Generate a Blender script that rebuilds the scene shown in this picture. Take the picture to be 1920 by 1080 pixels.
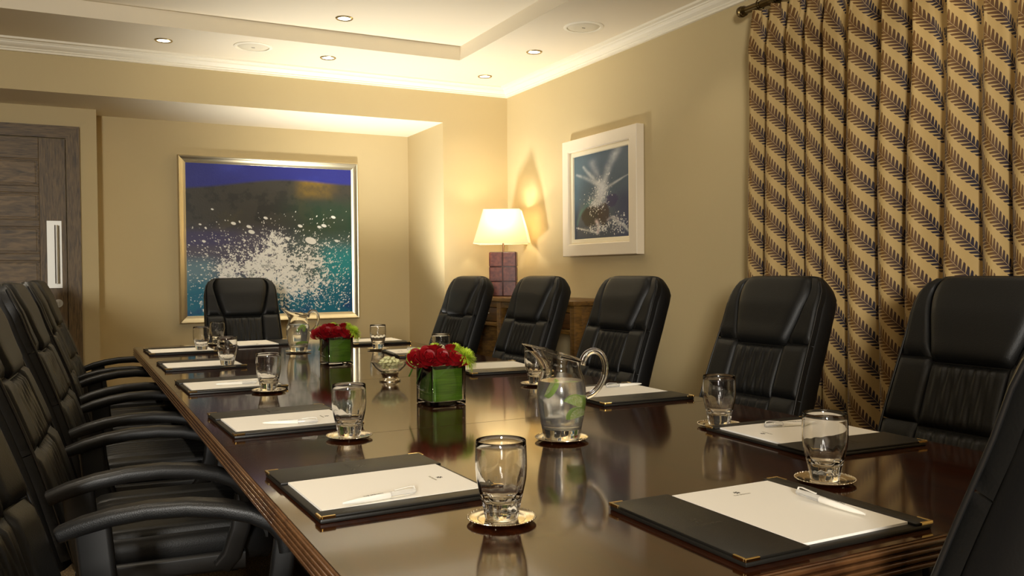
import bpy, bmesh, math, random
import numpy as np
from mathutils import Vector, Matrix
random.seed(7)
S = bpy.context.scene
COL = S.collection
for o in list(bpy.data.objects):
    bpy.data.objects.remove(o)
PI = math.pi

# ------------------------------------------------------------------ camera
CAM_Z = 1.16
def cam_axes(yaw, pitch, roll):
    cy, sy, cp, sp = math.cos(yaw), math.sin(yaw), math.cos(pitch), math.sin(pitch)
    f = Vector((sy * cp, cy * cp, sp)); r = Vector((cy, -sy, 0)); u = r.cross(f)
    cr, sr = math.cos(roll), math.sin(roll)
    return cr * r + sr * u, -sr * r + cr * u, f
_r, _u, _f = cam_axes(math.radians(27.25), math.radians(-1.06), math.radians(-0.48))
cam_d = bpy.data.cameras.new('camera')
cam_d.sensor_width = 36.0
cam_d.lens = 1610.0 / 1920.0 * 36.0
cam_d.clip_start = 0.02
cam = bpy.data.objects.new('camera', cam_d)
COL.objects.link(cam)
cam.matrix_world = Matrix((( _r.x, _u.x, -_f.x, 0), (_r.y, _u.y, -_f.y, 0), (_r.z, _u.z, -_f.z, CAM_Z), (0, 0, 0, 1)))
S.camera = cam

# ------------------------------------------------------------------ colour management, world, large lights
S.view_settings.view_transform = 'Standard'
S.view_settings.look = 'None'
S.view_settings.gamma = 1.0
S.view_settings.use_curve_mapping = False
S.view_settings.exposure = 0.22
W = bpy.data.worlds.new('world'); S.world = W
W.use_nodes = True
W.node_tree.nodes['Background'].inputs[0].default_value = (1.0, 0.86, 0.66, 1)
W.node_tree.nodes['Background'].inputs[1].default_value = 0.25

def aim(o, loc, target):
    o.location = loc
    o.rotation_euler = (Vector(target) - Vector(loc)).to_track_quat('-Z', 'Y').to_euler()
def area(name, loc, target, sx, sy, power, col):
    d = bpy.data.lights.new(name, 'AREA'); d.shape = 'RECTANGLE'; d.size = sx; d.size_y = sy
    d.energy = power; d.color = col
    o = bpy.data.objects.new(name, d); COL.objects.link(o); aim(o, loc, target); return o
def spot(name, loc, target, power, col, angle, blend, rad=0.03):
    d = bpy.data.lights.new(name, 'SPOT'); d.energy = power; d.color = col
    d.spot_size = math.radians(angle); d.spot_blend = blend; d.shadow_soft_size = rad
    o = bpy.data.objects.new(name, d); COL.objects.link(o); aim(o, loc, target); return o
WARM = (1.0, 0.88, 0.70)
KEY = area('flash_key', (-1.35, -2.28, 1.62), (1.6, 3.4, 1.0), 0.5, 0.6, 165, (1.0, 0.96, 0.88))  # flash-like key light from behind the camera, not daylight; its window is added
UP = spot('floor_uplight', (1.72, 5.42, 0.66), (2.10, 5.35, 2.6), 165, (1.0, 0.97, 0.90), 118, 0.9, 0.10)

# ------------------------------------------------------------------ node helpers
class Nd:
    """thin wrapper so that node maths can be written as expressions"""
    def __init__(s, nt, sock): s.nt, s.k = nt, sock
    def _m(s, op, b=None, c=None, rev=False):
        n = s.nt.nodes.new('ShaderNodeMath'); n.operation = op
        ins = [s, b] if not rev else [b, s]
        if c is not None: ins.append(c)
        for i, v in enumerate(ins):
            if v is None: continue
            if isinstance(v, Nd): s.nt.links.new(v.k, n.inputs[i])
            else: n.inputs[i].default_value = v
        return Nd(s.nt, n.outputs[0])
    def __add__(s, b): return s._m('ADD', b)
    __radd__ = __add__
    def __sub__(s, b): return s._m('SUBTRACT', b)
    def __rsub__(s, b): return s._m('SUBTRACT', b, rev=True)
    def __mul__(s, b): return s._m('MULTIPLY', b)
    __rmul__ = __mul__
    def __truediv__(s, b): return s._m('DIVIDE', b)
    def frac(s): return s._m('FRACT')
    def floor(s): return s._m('FLOOR')
    def abs(s): return s._m('ABSOLUTE')
    def sin(s): return s._m('SINE')
    def lt(s, b): return s._m('LESS_THAN', b)
    def gt(s, b): return s._m('GREATER_THAN', b)
    def pow(s, b): return s._m('POWER', b)
    def max(s, b): return s._m('MAXIMUM', b)
    def min(s, b): return s._m('MINIMUM', b)
def mix(nt, f, a, b):
    n = nt.nodes.new('ShaderNodeMix'); n.data_type = 'RGBA'
    for i, v in ((0, f), (6, a), (7, b)):
        if isinstance(v, Nd): nt.links.new(v.k, n.inputs[i])
        elif i == 0: n.inputs[0].default_value = v
        else: n.inputs[i].default_value = (*v, 1) if len(v) == 3 else v
    return Nd(nt, n.outputs[2])
def srgb(r, g, b):
    f = lambda c: (c / 255 / 12.92) if c / 255 <= 0.04045 else ((c / 255 + 0.055) / 1.055) ** 2.4
    return (f(r), f(g), f(b))
MATS = {}
def mat(name, col=(0.5, 0.5, 0.5), rough=0.5, metal=0.0, **kw):
    m = bpy.data.materials.new(name); m.use_nodes = True
    b = m.node_tree.nodes['Principled BSDF']
    b.inputs['Base Color'].default_value = (*col, 1)
    b.inputs['Roughness'].default_value = rough
    b.inputs['Metallic'].default_value = metal
    for k, v in kw.items():
        b.inputs[k].default_value = v
    MATS[name] = m
    return m
def bsdf(m): return m.node_tree.nodes['Principled BSDF']
def tex(m, kind, scale, coord='Object', stretch=None, **kw):
    nt = m.node_tree
    tc = nt.nodes.new('ShaderNodeTexCoord'); mp = nt.nodes.new('ShaderNodeMapping')
    nt.links.new(tc.outputs[coord], mp.inputs[0])
    if stretch: mp.inputs['Scale'].default_value = stretch
    n = nt.nodes.new(kind); nt.links.new(mp.outputs[0], n.inputs['Vector'])
    n.inputs['Scale'].default_value = scale
    for k, v in kw.items():
        if k in n.inputs: n.inputs[k].default_value = v
        else: setattr(n, k, v)
    return n
def ramp(m, sock, stops):
    n = m.node_tree.nodes.new('ShaderNodeValToRGB'); e = n.color_ramp.elements
    while len(e) < len(stops): e.new(0.5)
    for i, (p, c) in enumerate(stops):
        e[i].position = p; e[i].color = (*c, 1)
    m.node_tree.links.new(sock, n.inputs[0]); return n.outputs[0]
def bump(m, sock, strength, dist=0.002):
    n = m.node_tree.nodes.new('ShaderNodeBump'); n.inputs['Strength'].default_value = strength
    n.inputs['Distance'].default_value = dist
    m.node_tree.links.new(sock, n.inputs['Height']); m.node_tree.links.new(n.outputs[0], bsdf(m).inputs['Normal'])
def link_col(m, sock): m.node_tree.links.new(sock, bsdf(m).inputs['Base Color'])

# ------------------------------------------------------------------ materials
WALLC = srgb(202, 183, 139)
m = mat('wall_paint', WALLC, 0.75)
n = tex(m, 'ShaderNodeTexNoise', 220); bump(m, n.outputs[0], 0.12, 0.001)
n = tex(m, 'ShaderNodeTexNoise', 0.9); link_col(m, ramp(m, n.outputs[0], [(0.3, srgb(199, 180, 135)), (0.7, srgb(205, 186, 142))]))
m = mat('ceiling_paint', srgb(238, 226, 200), 0.8)
n = tex(m, 'ShaderNodeTexNoise', 200); bump(m, n.outputs[0], 0.08, 0.001)
m = mat('cornice_paint', srgb(246, 238, 216), 0.55)
n = tex(m, 'ShaderNodeTexNoise', 120); bump(m, n.outputs[0], 0.05, 0.001)
m = mat('carpet', (0.08, 0.055, 0.03), 0.95)
n = tex(m, 'ShaderNodeTexNoise', 160); link_col(m, ramp(m, n.outputs[0], [(0.35, srgb(58, 44, 28)), (0.5, srgb(110, 88, 54)), (0.7, srgb(150, 124, 82))])); bump(m, n.outputs[0], 0.7, 0.004)

def wood(name, dark, light, rough, axis=(1, 1, 12), scale=6.0, coat=0.0, b=0.05):
    m = mat(name, light, rough)
    n = tex(m, 'ShaderNodeTexNoise', scale, stretch=axis, Detail=8.0, Distortion=0.8)
    link_col(m, ramp(m, n.outputs[0], [(0.3, dark), (0.62, light)]))
    if coat:
        bsdf(m).inputs['Coat Weight'].default_value = coat; bsdf(m).inputs['Coat Roughness'].default_value = 0.04
    if b: bump(m, n.outputs[0], b, 0.002)
    return m
wood('table_wood', srgb(30, 12, 4), srgb(54, 24, 8), 0.10, (9, 0.7, 9), 5.0, 0.15, 0.0)
bsdf(MATS['table_wood']).inputs['Specular IOR Level'].default_value = 0.42
wood('table_edge_wood', srgb(66, 40, 22), srgb(98, 66, 38), 0.24, (2, 2, 2), 6.0, 0.0, 0.0)
bsdf(MATS['table_edge_wood']).inputs['Specular IOR Level'].default_value = 1.0
wood('table_base_wood', srgb(30, 14, 6), srgb(54, 26, 12), 0.3, (2, 2, 2), 6.0, 0, 0.0)
wood('door_oak_rail', srgb(60, 46, 26), srgb(116, 94, 60), 0.5, (1.2, 4, 14), 9.0, 0, 0.35)
wood('door_oak_stile', srgb(60, 46, 26), srgb(116, 94, 60), 0.5, (14, 4, 1.2), 9.0, 0, 0.35)
wood('door_oak_panel', srgb(64, 50, 28), srgb(128, 104, 68), 0.5, (1.6, 4, 9), 6.0, 0, 0.35)
wood('unseen_wall_dark', srgb(58, 40, 24), srgb(92, 66, 40), 0.5, (6, 6, 1), 5.0, 0, 0.1)  # dark finish made up for the unseen walls, to cut bounce light
wood('console_wood', srgb(70, 46, 16), srgb(116, 82, 32), 0.4, (3, 1, 9), 7.0, 0, 0.1)
wood('drawer_wood', srgb(52, 30, 12), srgb(84, 52, 20), 0.4, (3, 1, 9), 7.0, 0, 0.1)

m = mat('leather', (0.007, 0.007, 0.0065), 0.47)
n = tex(m, 'ShaderNodeTexVoronoi', 260); bump(m, n.outputs[0], 0.25, 0.0008)
bsdf(m).inputs['Specular IOR Level'].default_value = 0.32
m = mat('leather_side', (0.006, 0.006, 0.006), 0.45, 0.0, **{'Specular IOR Level': 0.3})
n = tex(m, 'ShaderNodeTexVoronoi', 300); bump(m, n.outputs[0], 0.2, 0.0008)
mat('leather_piping', (0.01, 0.01, 0.01), 0.3)
m = mat('arm_plastic', (0.007, 0.007, 0.007), 0.42, 0.0, **{'Specular IOR Level': 0.35})
n = tex(m, 'ShaderNodeTexVoronoi', 420); bump(m, n.outputs[0], 0.35, 0.0006)
mat('black_plastic', (0.01, 0.01, 0.01), 0.35)
mat('chrome', (0.8, 0.8, 0.8), 0.12, 1.0)
m = mat('folder_leather', (0.009, 0.008, 0.006), 0.45)
n = tex(m, 'ShaderNodeTexVoronoi', 500); bump(m, n.outputs[0], 0.3, 0.0005)
mat('emboss', (0.012, 0.010, 0.008), 0.3)
mat('brass', srgb(240, 212, 146), 0.16, 1.0)
mat('silver', srgb(238, 228, 205), 0.14, 1.0)
mat('paper', srgb(250, 246, 236), 0.7)
mat('ink', srgb(150, 142, 120), 0.6)
mat('ink_dark', srgb(60, 56, 46), 0.6)
mat('pen_white', srgb(240, 236, 226), 0.2)
mat('pen_clear', (0.95, 0.95, 0.93), 0.05, 0.0, **{'Transmission Weight': 0.75, 'IOR': 1.4})
mat('glass', (1, 1, 1), 0.0, 0.0, **{'Transmission Weight': 1.0, 'IOR': 1.5})
mat('water', (0.97, 0.98, 0.95), 0.10, 0.0, **{'Transmission Weight': 0.9, 'IOR': 1.33})
mat('lime_rind', srgb(150, 196, 24), 0.35)
m = mat('lime_flesh', srgb(206, 226, 110), 0.4, 0.0, **{'Subsurface Weight': 0.2})
n = tex(m, 'ShaderNodeTexNoise', 300); link_col(m, ramp(m, n.outputs[0], [(0.35, srgb(188, 214, 80)), (0.65, srgb(228, 238, 160))]))
m = mat('leaf_lining', srgb(58, 108, 26), 0.4)
n = tex(m, 'ShaderNodeTexNoise', 14, stretch=(1, 1, 14)); link_col(m, ramp(m, n.outputs[0], [(0.3, srgb(52, 92, 8)), (0.7, srgb(88, 130, 22))]))
mat('petal_red', srgb(140, 4, 14), 0.5)
m = mat('mum_green', srgb(188, 212, 60), 0.5)
mat('stem_green', srgb(70, 110, 30), 0.5)
m = mat('mint_shell', srgb(222, 214, 160), 0.35)
n = tex(m, 'ShaderNodeTexNoise', 60, 'Generated'); link_col(m, ramp(m, n.outputs[0], [(0.4, srgb(196, 200, 120)), (0.6, srgb(236, 228, 190))]))
m = mat('lamp_leather', srgb(92, 46, 32), 0.3)
n = tex(m, 'ShaderNodeTexNoise', 40); link_col(m, ramp(m, n.outputs[0], [(0.35, srgb(84, 34, 20)), (0.7, srgb(122, 60, 38))]))
mat('lamp_seam', srgb(58, 26, 18), 0.4)
mat('lamp_stem', srgb(150, 112, 82), 0.25, 1.0)
mat('bronze', srgb(104, 88, 56), 0.35, 1.0)
mat('frame_silver', srgb(214, 202, 170), 0.28, 0.85)
mat('frame_white', srgb(240, 226, 200), 0.5)
mat('mount_cream', srgb(250, 238, 206), 0.6)
mat('steel', srgb(196, 194, 186), 0.5, 1.0)
mat('downlight_ring', srgb(190, 170, 120), 0.25, 1.0)
mat('speaker_grille', srgb(226, 216, 190), 0.7)
mat('window_white', srgb(235, 232, 224), 0.4)
mat('socket_dark', (0.02, 0.02, 0.02), 0.6)
m = mat('downlight_lens', (1, 1, 1), 0.3)
bsdf(m).inputs['Emission Color'].default_value = (1.0, 0.92, 0.72, 1); bsdf(m).inputs['Emission Strength'].default_value = 6.0

# lamp shade: thin cloth that lets the bulb's light through
m = bpy.data.materials.new('shade_cloth'); m.use_nodes = True; MATS['shade_cloth'] = m
nt = m.node_tree; nt.nodes.clear()
out = nt.nodes.new('ShaderNodeOutputMaterial'); mx = nt.nodes.new('ShaderNodeMixShader')
df = nt.nodes.new('ShaderNodeBsdfDiffuse'); tr = nt.nodes.new('ShaderNodeBsdfTranslucent')
df.inputs[0].default_value = (*srgb(250, 238, 205), 1); tr.inputs[0].default_value = (*srgb(255, 236, 190), 1)
mx.inputs[0].default_value = 0.55
nt.links.new(df.outputs[0], mx.inputs[1]); nt.links.new(tr.outputs[0], mx.inputs[2]); nt.links.new(mx.outputs[0], out.inputs[0])
m = mat('bulb', (1, 1, 1), 0.3)
bsdf(m).inputs['Emission Color'].default_value = (1.0, 0.85, 0.55, 1); bsdf(m).inputs['Emission Strength'].default_value = 30.0

# curtain cloth: printed fern leaves on woven beige
m = mat('curtain_cloth', srgb(190, 160, 100), 0.7)
nt = m.node_tree
uvn = nt.nodes.new('ShaderNodeUVMap'); uvn.uv_map = 'cloth'
sep = nt.nodes.new('ShaderNodeSeparateXYZ'); nt.links.new(uvn.outputs[0], sep.inputs[0])
U, V = Nd(nt, sep.outputs[0]), Nd(nt, sep.outputs[1])     # metres along the cloth, metres up
CU, CV = 0.135, 0.118
vs = V + U * 1.75
cu = U / CU
x = cu.frac()
fv = (vs / CV + cu.floor() * -0.34).frac()
y = (fv - 0.50) * CV - (x * PI).sin() * 0.006
ay = y.abs()
lower = y.lt(0.0)
half = (x * 4.0).min(1.0).pow(0.6) * (1.0 - x.pow(3.0) * 0.5) * 0.047
rel = ay / half.max(0.001)
barb = (((x * CU + ay * (lower * 0.56 - 0.05)) / 0.0066).frac() - 0.5).abs().lt(0.49 - rel * 0.25)
inside = rel.lt(1.0)
rib = ay.lt(0.0010)
ink = (inside * barb) * x.gt(0.012)
cream = mix(nt, 0.5, srgb(198, 168, 108), srgb(190, 158, 98))
mid = (1.0 - ((x - 0.52).abs() * 3.2)).max(0.0)
leafc = mix(nt, mid, srgb(36, 28, 42), srgb(112, 76, 26))
c = mix(nt, ink, cream, leafc)
c = mix(nt, rib * inside, c, srgb(176, 146, 104))
link_col(m, c.k)
bsdf(m).inputs['Sheen Weight'].default_value = 0.15
wv = tex(m, 'ShaderNodeTexNoise', 900, 'UV'); bump(m, wv.outputs[0], 0.15, 0.0006)

def attr_mat(name, rough=0.45):
    m = mat(name, (1, 1, 1), rough)
    a = m.node_tree.nodes.new('ShaderNodeVertexColor'); a.layer_name = 'paint'
    link_col(m, a.outputs[0]); return m
m = attr_mat('sea_paint', 0.4); n = tex(m, 'ShaderNodeTexNoise', 90, Detail=6.0); bump(m, n.outputs[0], 0.25, 0.003)
m = attr_mat('abstract_paint', 0.4); n = tex(m, 'ShaderNodeTexNoise', 90, Detail=6.0); bump(m, n.outputs[0], 0.25, 0.003)

# ------------------------------------------------------------------ geometry helpers
def M(k): return MATS[k] if isinstance(k, str) else k
def link(name, me, material, parent=None, loc=None, smooth=None):
    o = bpy.data.objects.new(name, me); COL.objects.link(o)
    if material is not None and not me.materials: me.materials.append(M(material))
    if smooth is not None and len(me.polygons):
        me.polygons.foreach_set('use_smooth', [True] * len(me.polygons))
        if smooth < 179: me.set_sharp_from_angle(angle=math.radians(smooth))
    if parent: o.parent = parent
    if loc is not None: o.location = loc
    return o
def raw(name, vs, fs, material, parent=None, loc=None, smooth=None):
    me = bpy.data.meshes.new(name); me.from_pydata([tuple(v) for v in vs], [], fs); me.update()
    bm = bmesh.new(); bm.from_mesh(me); bmesh.ops.recalc_face_normals(bm, faces=bm.faces); bm.to_mesh(me); bm.free()
    return link(name, me, material, parent, loc, smooth)
class MB:
    """collects shapes that together are one part"""
    def __init__(s): s.bm = bmesh.new()
    def box(s, x0, x1, y0, y1, z0, z1, bev=0.0, seg=2, mat=None):
        r = bmesh.ops.create_cube(s.bm, size=1.0)
        T = Matrix.Translation(((x0 + x1) / 2, (y0 + y1) / 2, (z0 + z1) / 2)) @ Matrix.Diagonal((x1 - x0, y1 - y0, z1 - z0, 1))
        bmesh.ops.transform(s.bm, matrix=T, verts=r['verts'])
        vs = r['verts']
        if bev:
            ed = list({e for v in vs for e in v.link_edges})
            b = bmesh.ops.bevel(s.bm, geom=ed, offset=bev, segments=seg, affect='EDGES', profile=0.5)
            vs = list({v for f in b['faces'] for v in f.verts} | {v for v in vs if v.is_valid})
        if mat is not None: bmesh.ops.transform(s.bm, matrix=mat, verts=[v for v in vs if v.is_valid])
        return s
    def cyl(s, p, q, r1, r2=None, n=20):
        p, q = Vector(p), Vector(q); r2 = r1 if r2 is None else r2; d = q - p
        T = Matrix.Translation((p + q) / 2) @ d.to_track_quat('Z', 'Y').to_matrix().to_4x4()
        bmesh.ops.create_cone(s.bm, cap_ends=True, segments=n, radius1=r1, radius2=r2, depth=d.length, matrix=T); return s
    def ball(s, p, r, sc=(1, 1, 1), u=14, v=9, rot=None):
        T = Matrix.Translation(p) @ (rot.to_4x4() if rot else Matrix.Identity(4)) @ Matrix.Diagonal((*sc, 1))
        bmesh.ops.create_uvsphere(s.bm, u_segments=u, v_segments=v, radius=r, matrix=T); return s
    def grid(s, rows, close_u=False, cap=False):
        vr = [[s.bm.verts.new(p) for p in r] for r in rows]
        for a, b in zip(vr, vr[1:]):
            k = len(a)
            for i in range(k if close_u else k - 1):
                j = (i + 1) % k
                s.bm.faces.new((a[i], a[j], b[j], b[i]))
        if cap:
            s.bm.faces.new(vr[0][::-1]); s.bm.faces.new(vr[-1])
        return s
    def lathe(s, prof, n=40, rad=None, T=None):
        """prof: (r,z) list; r==0 ends become poles; rad(theta,r,z)->r"""
        rows = []
        for r, z in prof:
            if r < 1e-6: rows.append([s.bm.verts.new((0, 0, z))])
            else:
                rr = []
                for i in range(n):
                    a = 2 * PI * i / n
                    q = rad(a, r, z) if rad else r
                    rr.append(s.bm.verts.new((q * math.cos(a), q * math.sin(a), z)))
                rows.append(rr)
        if T is not None:
            for rw in rows:
                for v in rw: v.co = T @ v.co
        for a, b in zip(rows, rows[1:]):
            for i in range(n):
                j = (i + 1) % n
                if len(a) == 1 and len(b) == 1: continue
                if len(a) == 1: s.bm.faces.new((a[0], b[i], b[j]))
                elif len(b) == 1: s.bm.faces.new((a[i], a[j], b[0]))
                else: s.bm.faces.new((a[i], a[j], b[j], b[i]))
        return s
    def sweep(s, path, sec, up=(0, 0, 1), cap=True, scale=None):
        """sec: list of (a,b) offsets along side and up"""
        pts = [Vector(p) for p in path]; rows = []
        for i, p in enumerate(pts):
            t = (pts[min(i + 1, len(pts) - 1)] - pts[max(i - 1, 0)]).normalized()
            side = t.cross(Vector(up)).normalized(); w = side.cross(t).normalized()
            k = scale[i] if scale else 1.0
            rows.append([p + side * (a * k) + w * (b * k) for a, b in sec])
        return s.grid(rows, True, cap)
    def tube(s, path, r, n=8, up=(0, 0, 1), cap=True, scale=None):
        return s.sweep(path, [(r * math.cos(2 * PI * i / n), r * math.sin(2 * PI * i / n)) for i in range(n)], up, cap, scale)
    def build(s, name, material, parent=None, loc=None, smooth=None, normals=True):
        if normals: bmesh.ops.recalc_face_normals(s.bm, faces=s.bm.faces)
        me = bpy.data.meshes.new(name); s.bm.to_mesh(me); s.bm.free()
        return link(name, me, material, parent, loc, smooth)
def rrect(w, h, r, n=4):
    pts = []
    for cx, cy, a0 in ((w / 2 - r, h / 2 - r, 0), (-w / 2 + r, h / 2 - r, PI / 2), (-w / 2 + r, -h / 2 + r, PI), (w / 2 - r, -h / 2 + r, 1.5 * PI)):
        for i in range(n + 1):
            a = a0 + PI / 2 * i / n
            pts.append((cx + r * math.cos(a), cy + r * math.sin(a)))
    return pts
def tag(o, label, cat, group=None):
    o['label'] = label; o['category'] = cat
    if group: o['group'] = group
    return o
def struct(o): o['kind'] = 'structure'; return o
def empty(name, loc=(0, 0, 0), rz=0.0):
    o = bpy.data.objects.new(name, None); COL.objects.link(o); o.empty_display_size = 0.05
    o.location = loc; o.rotation_euler = (0, 0, rz); return o
def kids(o): return [c for c in bpy.data.objects if c.parent == o]
def copy_tree(o, parent=None):
    ch = kids(o)
    c = o.copy(); COL.objects.link(c); c.parent = parent
    for k in ch: copy_tree(k, c)
    return c
def text_mesh(name, body, size, material, parent, mtx, depth=0.0001, align='CENTER'):
    cu = bpy.data.curves.new(name, 'FONT'); cu.body = body; cu.size = size; cu.extrude = depth; cu.align_x = align; cu.resolution_u = 2
    to = bpy.data.objects.new(name + '_curve', cu)
    COL.objects.link(to)
    dg = bpy.context.evaluated_depsgraph_get()
    me = bpy.data.meshes.new_from_object(to.evaluated_get(dg))
    bpy.data.objects.remove(to)
    me.name = name; me.transform(mtx); me.materials.clear()
    return link(name, me, material, parent)

# ------------------------------------------------------------------ the room
XR, YB = 2.929, 5.745           # right wall, back wall
XL, YF = -2.1, -2.4             # left wall, wall behind the camera
ZC, ZT, ZK = 2.525, 2.613, 2.46  # ceiling, tray, underside of cornice
ZS, YA, YD = 2.242, 6.47, 6.235  # alcove soffit, alcove back wall, door wall
XJ, XD = 2.41, 0.171            # right jamb of alcove, end of door wall
TH = 0.12

struct(MB().box(XL - TH, XR + TH, YF - TH, YA + TH, -0.1, 0).build('floor', 'carpet'))
struct(MB().box(XR, XR + TH, YF, YB + TH, 0, ZT).build('wall_right', 'wall_paint'))
struct(MB().box(XL - TH, XL, YF, YA, 0, ZT).build('wall_left', 'unseen_wall_dark'))
b = MB(); b.box(XJ, XR, YB, YA + TH, 0, ZT).box(XL, XJ, YB, YB + 0.10, ZS, ZT)
struct(b.build('wall_back', 'wall_paint'))
struct(MB().box(XL, XJ, YA, YA + TH, 0, ZS).build('wall_alcove_back', 'wall_paint'))
struct(MB().box(XL, XD, YD, YA, 0, ZS).build('wall_alcove_door', 'wall_paint'))
struct(MB().box(XL, XJ, YB + 0.0004, YA + TH, ZS, ZS + 0.05).build('ceiling_alcove', 'ceiling_paint'))
# wall behind the camera, with an unseen window added around the key light
WX0, WX1, WZ0, WZ1 = -1.85, -0.85, 0.95, 2.2
b = MB(); b.box(XL, WX0, YF - TH, YF, 0, ZT).box(WX1, XR, YF - TH, YF, 0, ZT).box(WX0, WX1, YF - TH, YF, 0, WZ0).box(WX0, WX1, YF - TH, YF, WZ1, ZT)
struct(b.build('wall_front', 'unseen_wall_dark'))
w1 = struct(empty('added_window_1', (0, YF - 0.05, 0)))
b = MB()
for a0, a1, c0, c1 in ((WX0, WX0 + .05, WZ0, WZ1), (WX1 - .05, WX1, WZ0, WZ1), (WX0 + .05, WX1 - .05, WZ0, WZ0 + .05), (WX0 + .05, WX1 - .05, WZ1 - .05, WZ1)):
    b.box(a0, a1, -0.03, 0.03, c0, c1)
b.build('added_window_frame', 'window_white', w1)
MB().box((WX0 + WX1) / 2 - .02, (WX0 + WX1) / 2 + .02, -0.025, 0.025, WZ0 + .05, WZ1 - .05).build('mullion', 'window_white', w1)
MB().box(WX0 + .05, WX1 - .05, -0.003, 0.003, WZ0 + .05, WZ1 - .05).build('pane', 'glass', w1)

# ceiling: a flat border around a raised tray
TX0, TX1, TY0, TY1 = -0.75, 2.255, -0.6, 5.085
vs, fs = [], []
def quad(*p):
    i = len(vs); vs.extend(p); fs.append(tuple(range(i, i + len(p))))
for x0, x1, y0, y1 in ((XL, TX0, YF, YB), (TX1, XR, YF, YB), (TX0, TX1, YF, TY0), (TX0, TX1, TY1, YB)):
    quad((x0, y0, ZC), (x1, y0, ZC), (x1, y1, ZC), (x0, y1, ZC))
cs = [(TX0, TY0), (TX1, TY0), (TX1, TY1), (TX0, TY1)]
for i in range(4):
    a, c2 = cs[i], cs[(i + 1) % 4]
    quad((*a, ZC), (*c2, ZC), (*c2, ZT), (*a, ZT))
quad(*[(*c2, ZT) for c2 in cs])
me = bpy.data.meshes.new('ceiling'); me.from_pydata(vs, [], fs); me.update()
struct(link('ceiling', me, 'ceiling_paint'))
struct(MB().box(XL - TH, XR + TH, YF - TH, YB + TH, ZT + 0.002, ZT + 0.1).build('ceiling_slab', 'ceiling_paint'))

# cornice: stepped plaster profile (distance from wall, height)
CP = [(0, ZK), (0.018, ZK), (0.018, ZK + 0.010), (0.026, ZK + 0.014), (0.026, ZK + 0.020), (0.034, ZK + 0.024), (0.044, ZK + 0.030), (0.052, ZK + 0.038),
      (0.054, ZK + 0.046), (0.062, ZK + 0.046), (0.066, ZK + 0.052), (0.088, ZK + 0.054), (0.090, ZC), (0, ZC)]
def cornice(nm, p0, p1, inward, e0, e1):
    """p0->p1 along the wall, inward = unit vector into the room, e = -1 mitre at that end"""
    d = (Vector(p1) - Vector(p0)).normalized(); rows = []
    for p, e, sg in ((Vector(p0), e0, 1), (Vector(p1), e1, -1)):
        rows.append([Vector((p.x, p.y, z)) + Vector(inward) * a + d * (a * sg * e) for a, z in CP])
    struct(MB().grid(rows, True, True).build(nm, 'cornice_paint'))
cornice('trim_1', (XL, YB, 0), (XR, YB, 0), (0, -1, 0), 1, 1)
cornice('trim_2', (XR, YF, 0), (XR, YB, 0), (-1, 0, 0), 1, 1)
cornice('trim_3', (XL, YF, 0), (XL, YB, 0), (1, 0, 0), 1, 1)
cornice('trim_4', (XL, YF, 0), (XR, YF, 0), (0, 1, 0), 1, 1)
def skirting(nm, x0, x1, y0, y1): struct(MB().box(x0, x1, y0, y1, 0, 0.11, 0.004, 2).build(nm, 'cornice_paint'))
skirting('baseboard_right', XR - 0.016, XR, YF, YB)
skirting('baseboard_back', XJ, XR - 0.016, YB - 0.016, YB)
skirting('baseboard_alcove', XD, XJ, YA - 0.016, YA)
skirting('baseboard_alcove_right', XJ - 0.016, XJ, YB, YA - 0.016)
skirting('baseboard_left', XL, XL + 0.016, YF, YD)

# door in the alcove
DX1, DZ1 = 0.070, 2.118
DW = 0.90
d1 = struct(empty('door_1', (DX1, YD, 0)))
aw = 0.078
def arch(nm, pts):
    rows = [[(x, -0.001, z) for x, z in pts], [(x, -0.032, z) for x, z in pts]]
    MB().grid(rows, True, True).build(nm, 'door_oak_stile' if nm == 'frame_side' else 'door_oak_rail', d1)
XO = -(DW + 2 * aw)
arch('frame_side', [(0, 0), (0, DZ1), (-aw, DZ1 - aw), (-aw, 0)])
arch('frame_side', [(XO, 0), (XO, DZ1), (XO + aw, DZ1 - aw), (XO + aw, 0)])
arch('frame_head', [(0, DZ1), (XO, DZ1), (XO + aw, DZ1 - aw), (-aw, DZ1 - aw)])
lx1, lx0, lz1 = -aw - 0.004, XO + aw + 0.004, DZ1 - aw - 0.004
yf = -0.024
MB().box(lx0, lx1, -0.004, -0.001, 0.006, lz1).build('door_backing', 'socket_dark', d1)
leaf = MB().box(lx0 + 0.1, lx1 - 0.1, -0.012, -0.004, 0.01, lz1 - 0.02).build('leaf_core', 'door_oak_panel', d1)
sw = 0.152
MB().box(lx1 - sw, lx1, yf, -0.004, 0.006, lz1, 0.002).build('stile', 'door_oak_stile', d1)
MB().box(lx0, lx0 + sw, yf, -0.004, 0.006, lz1, 0.002).build('stile', 'door_oak_stile', d1)
zt = lz1; rail0 = 0.135; ph = 0.172; rh = 0.042
MB().box(lx0 + sw, lx1 - sw, yf, -0.004, zt - rail0, zt, 0.002).build('rail', 'door_oak_rail', d1)
z = zt - rail0
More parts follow.
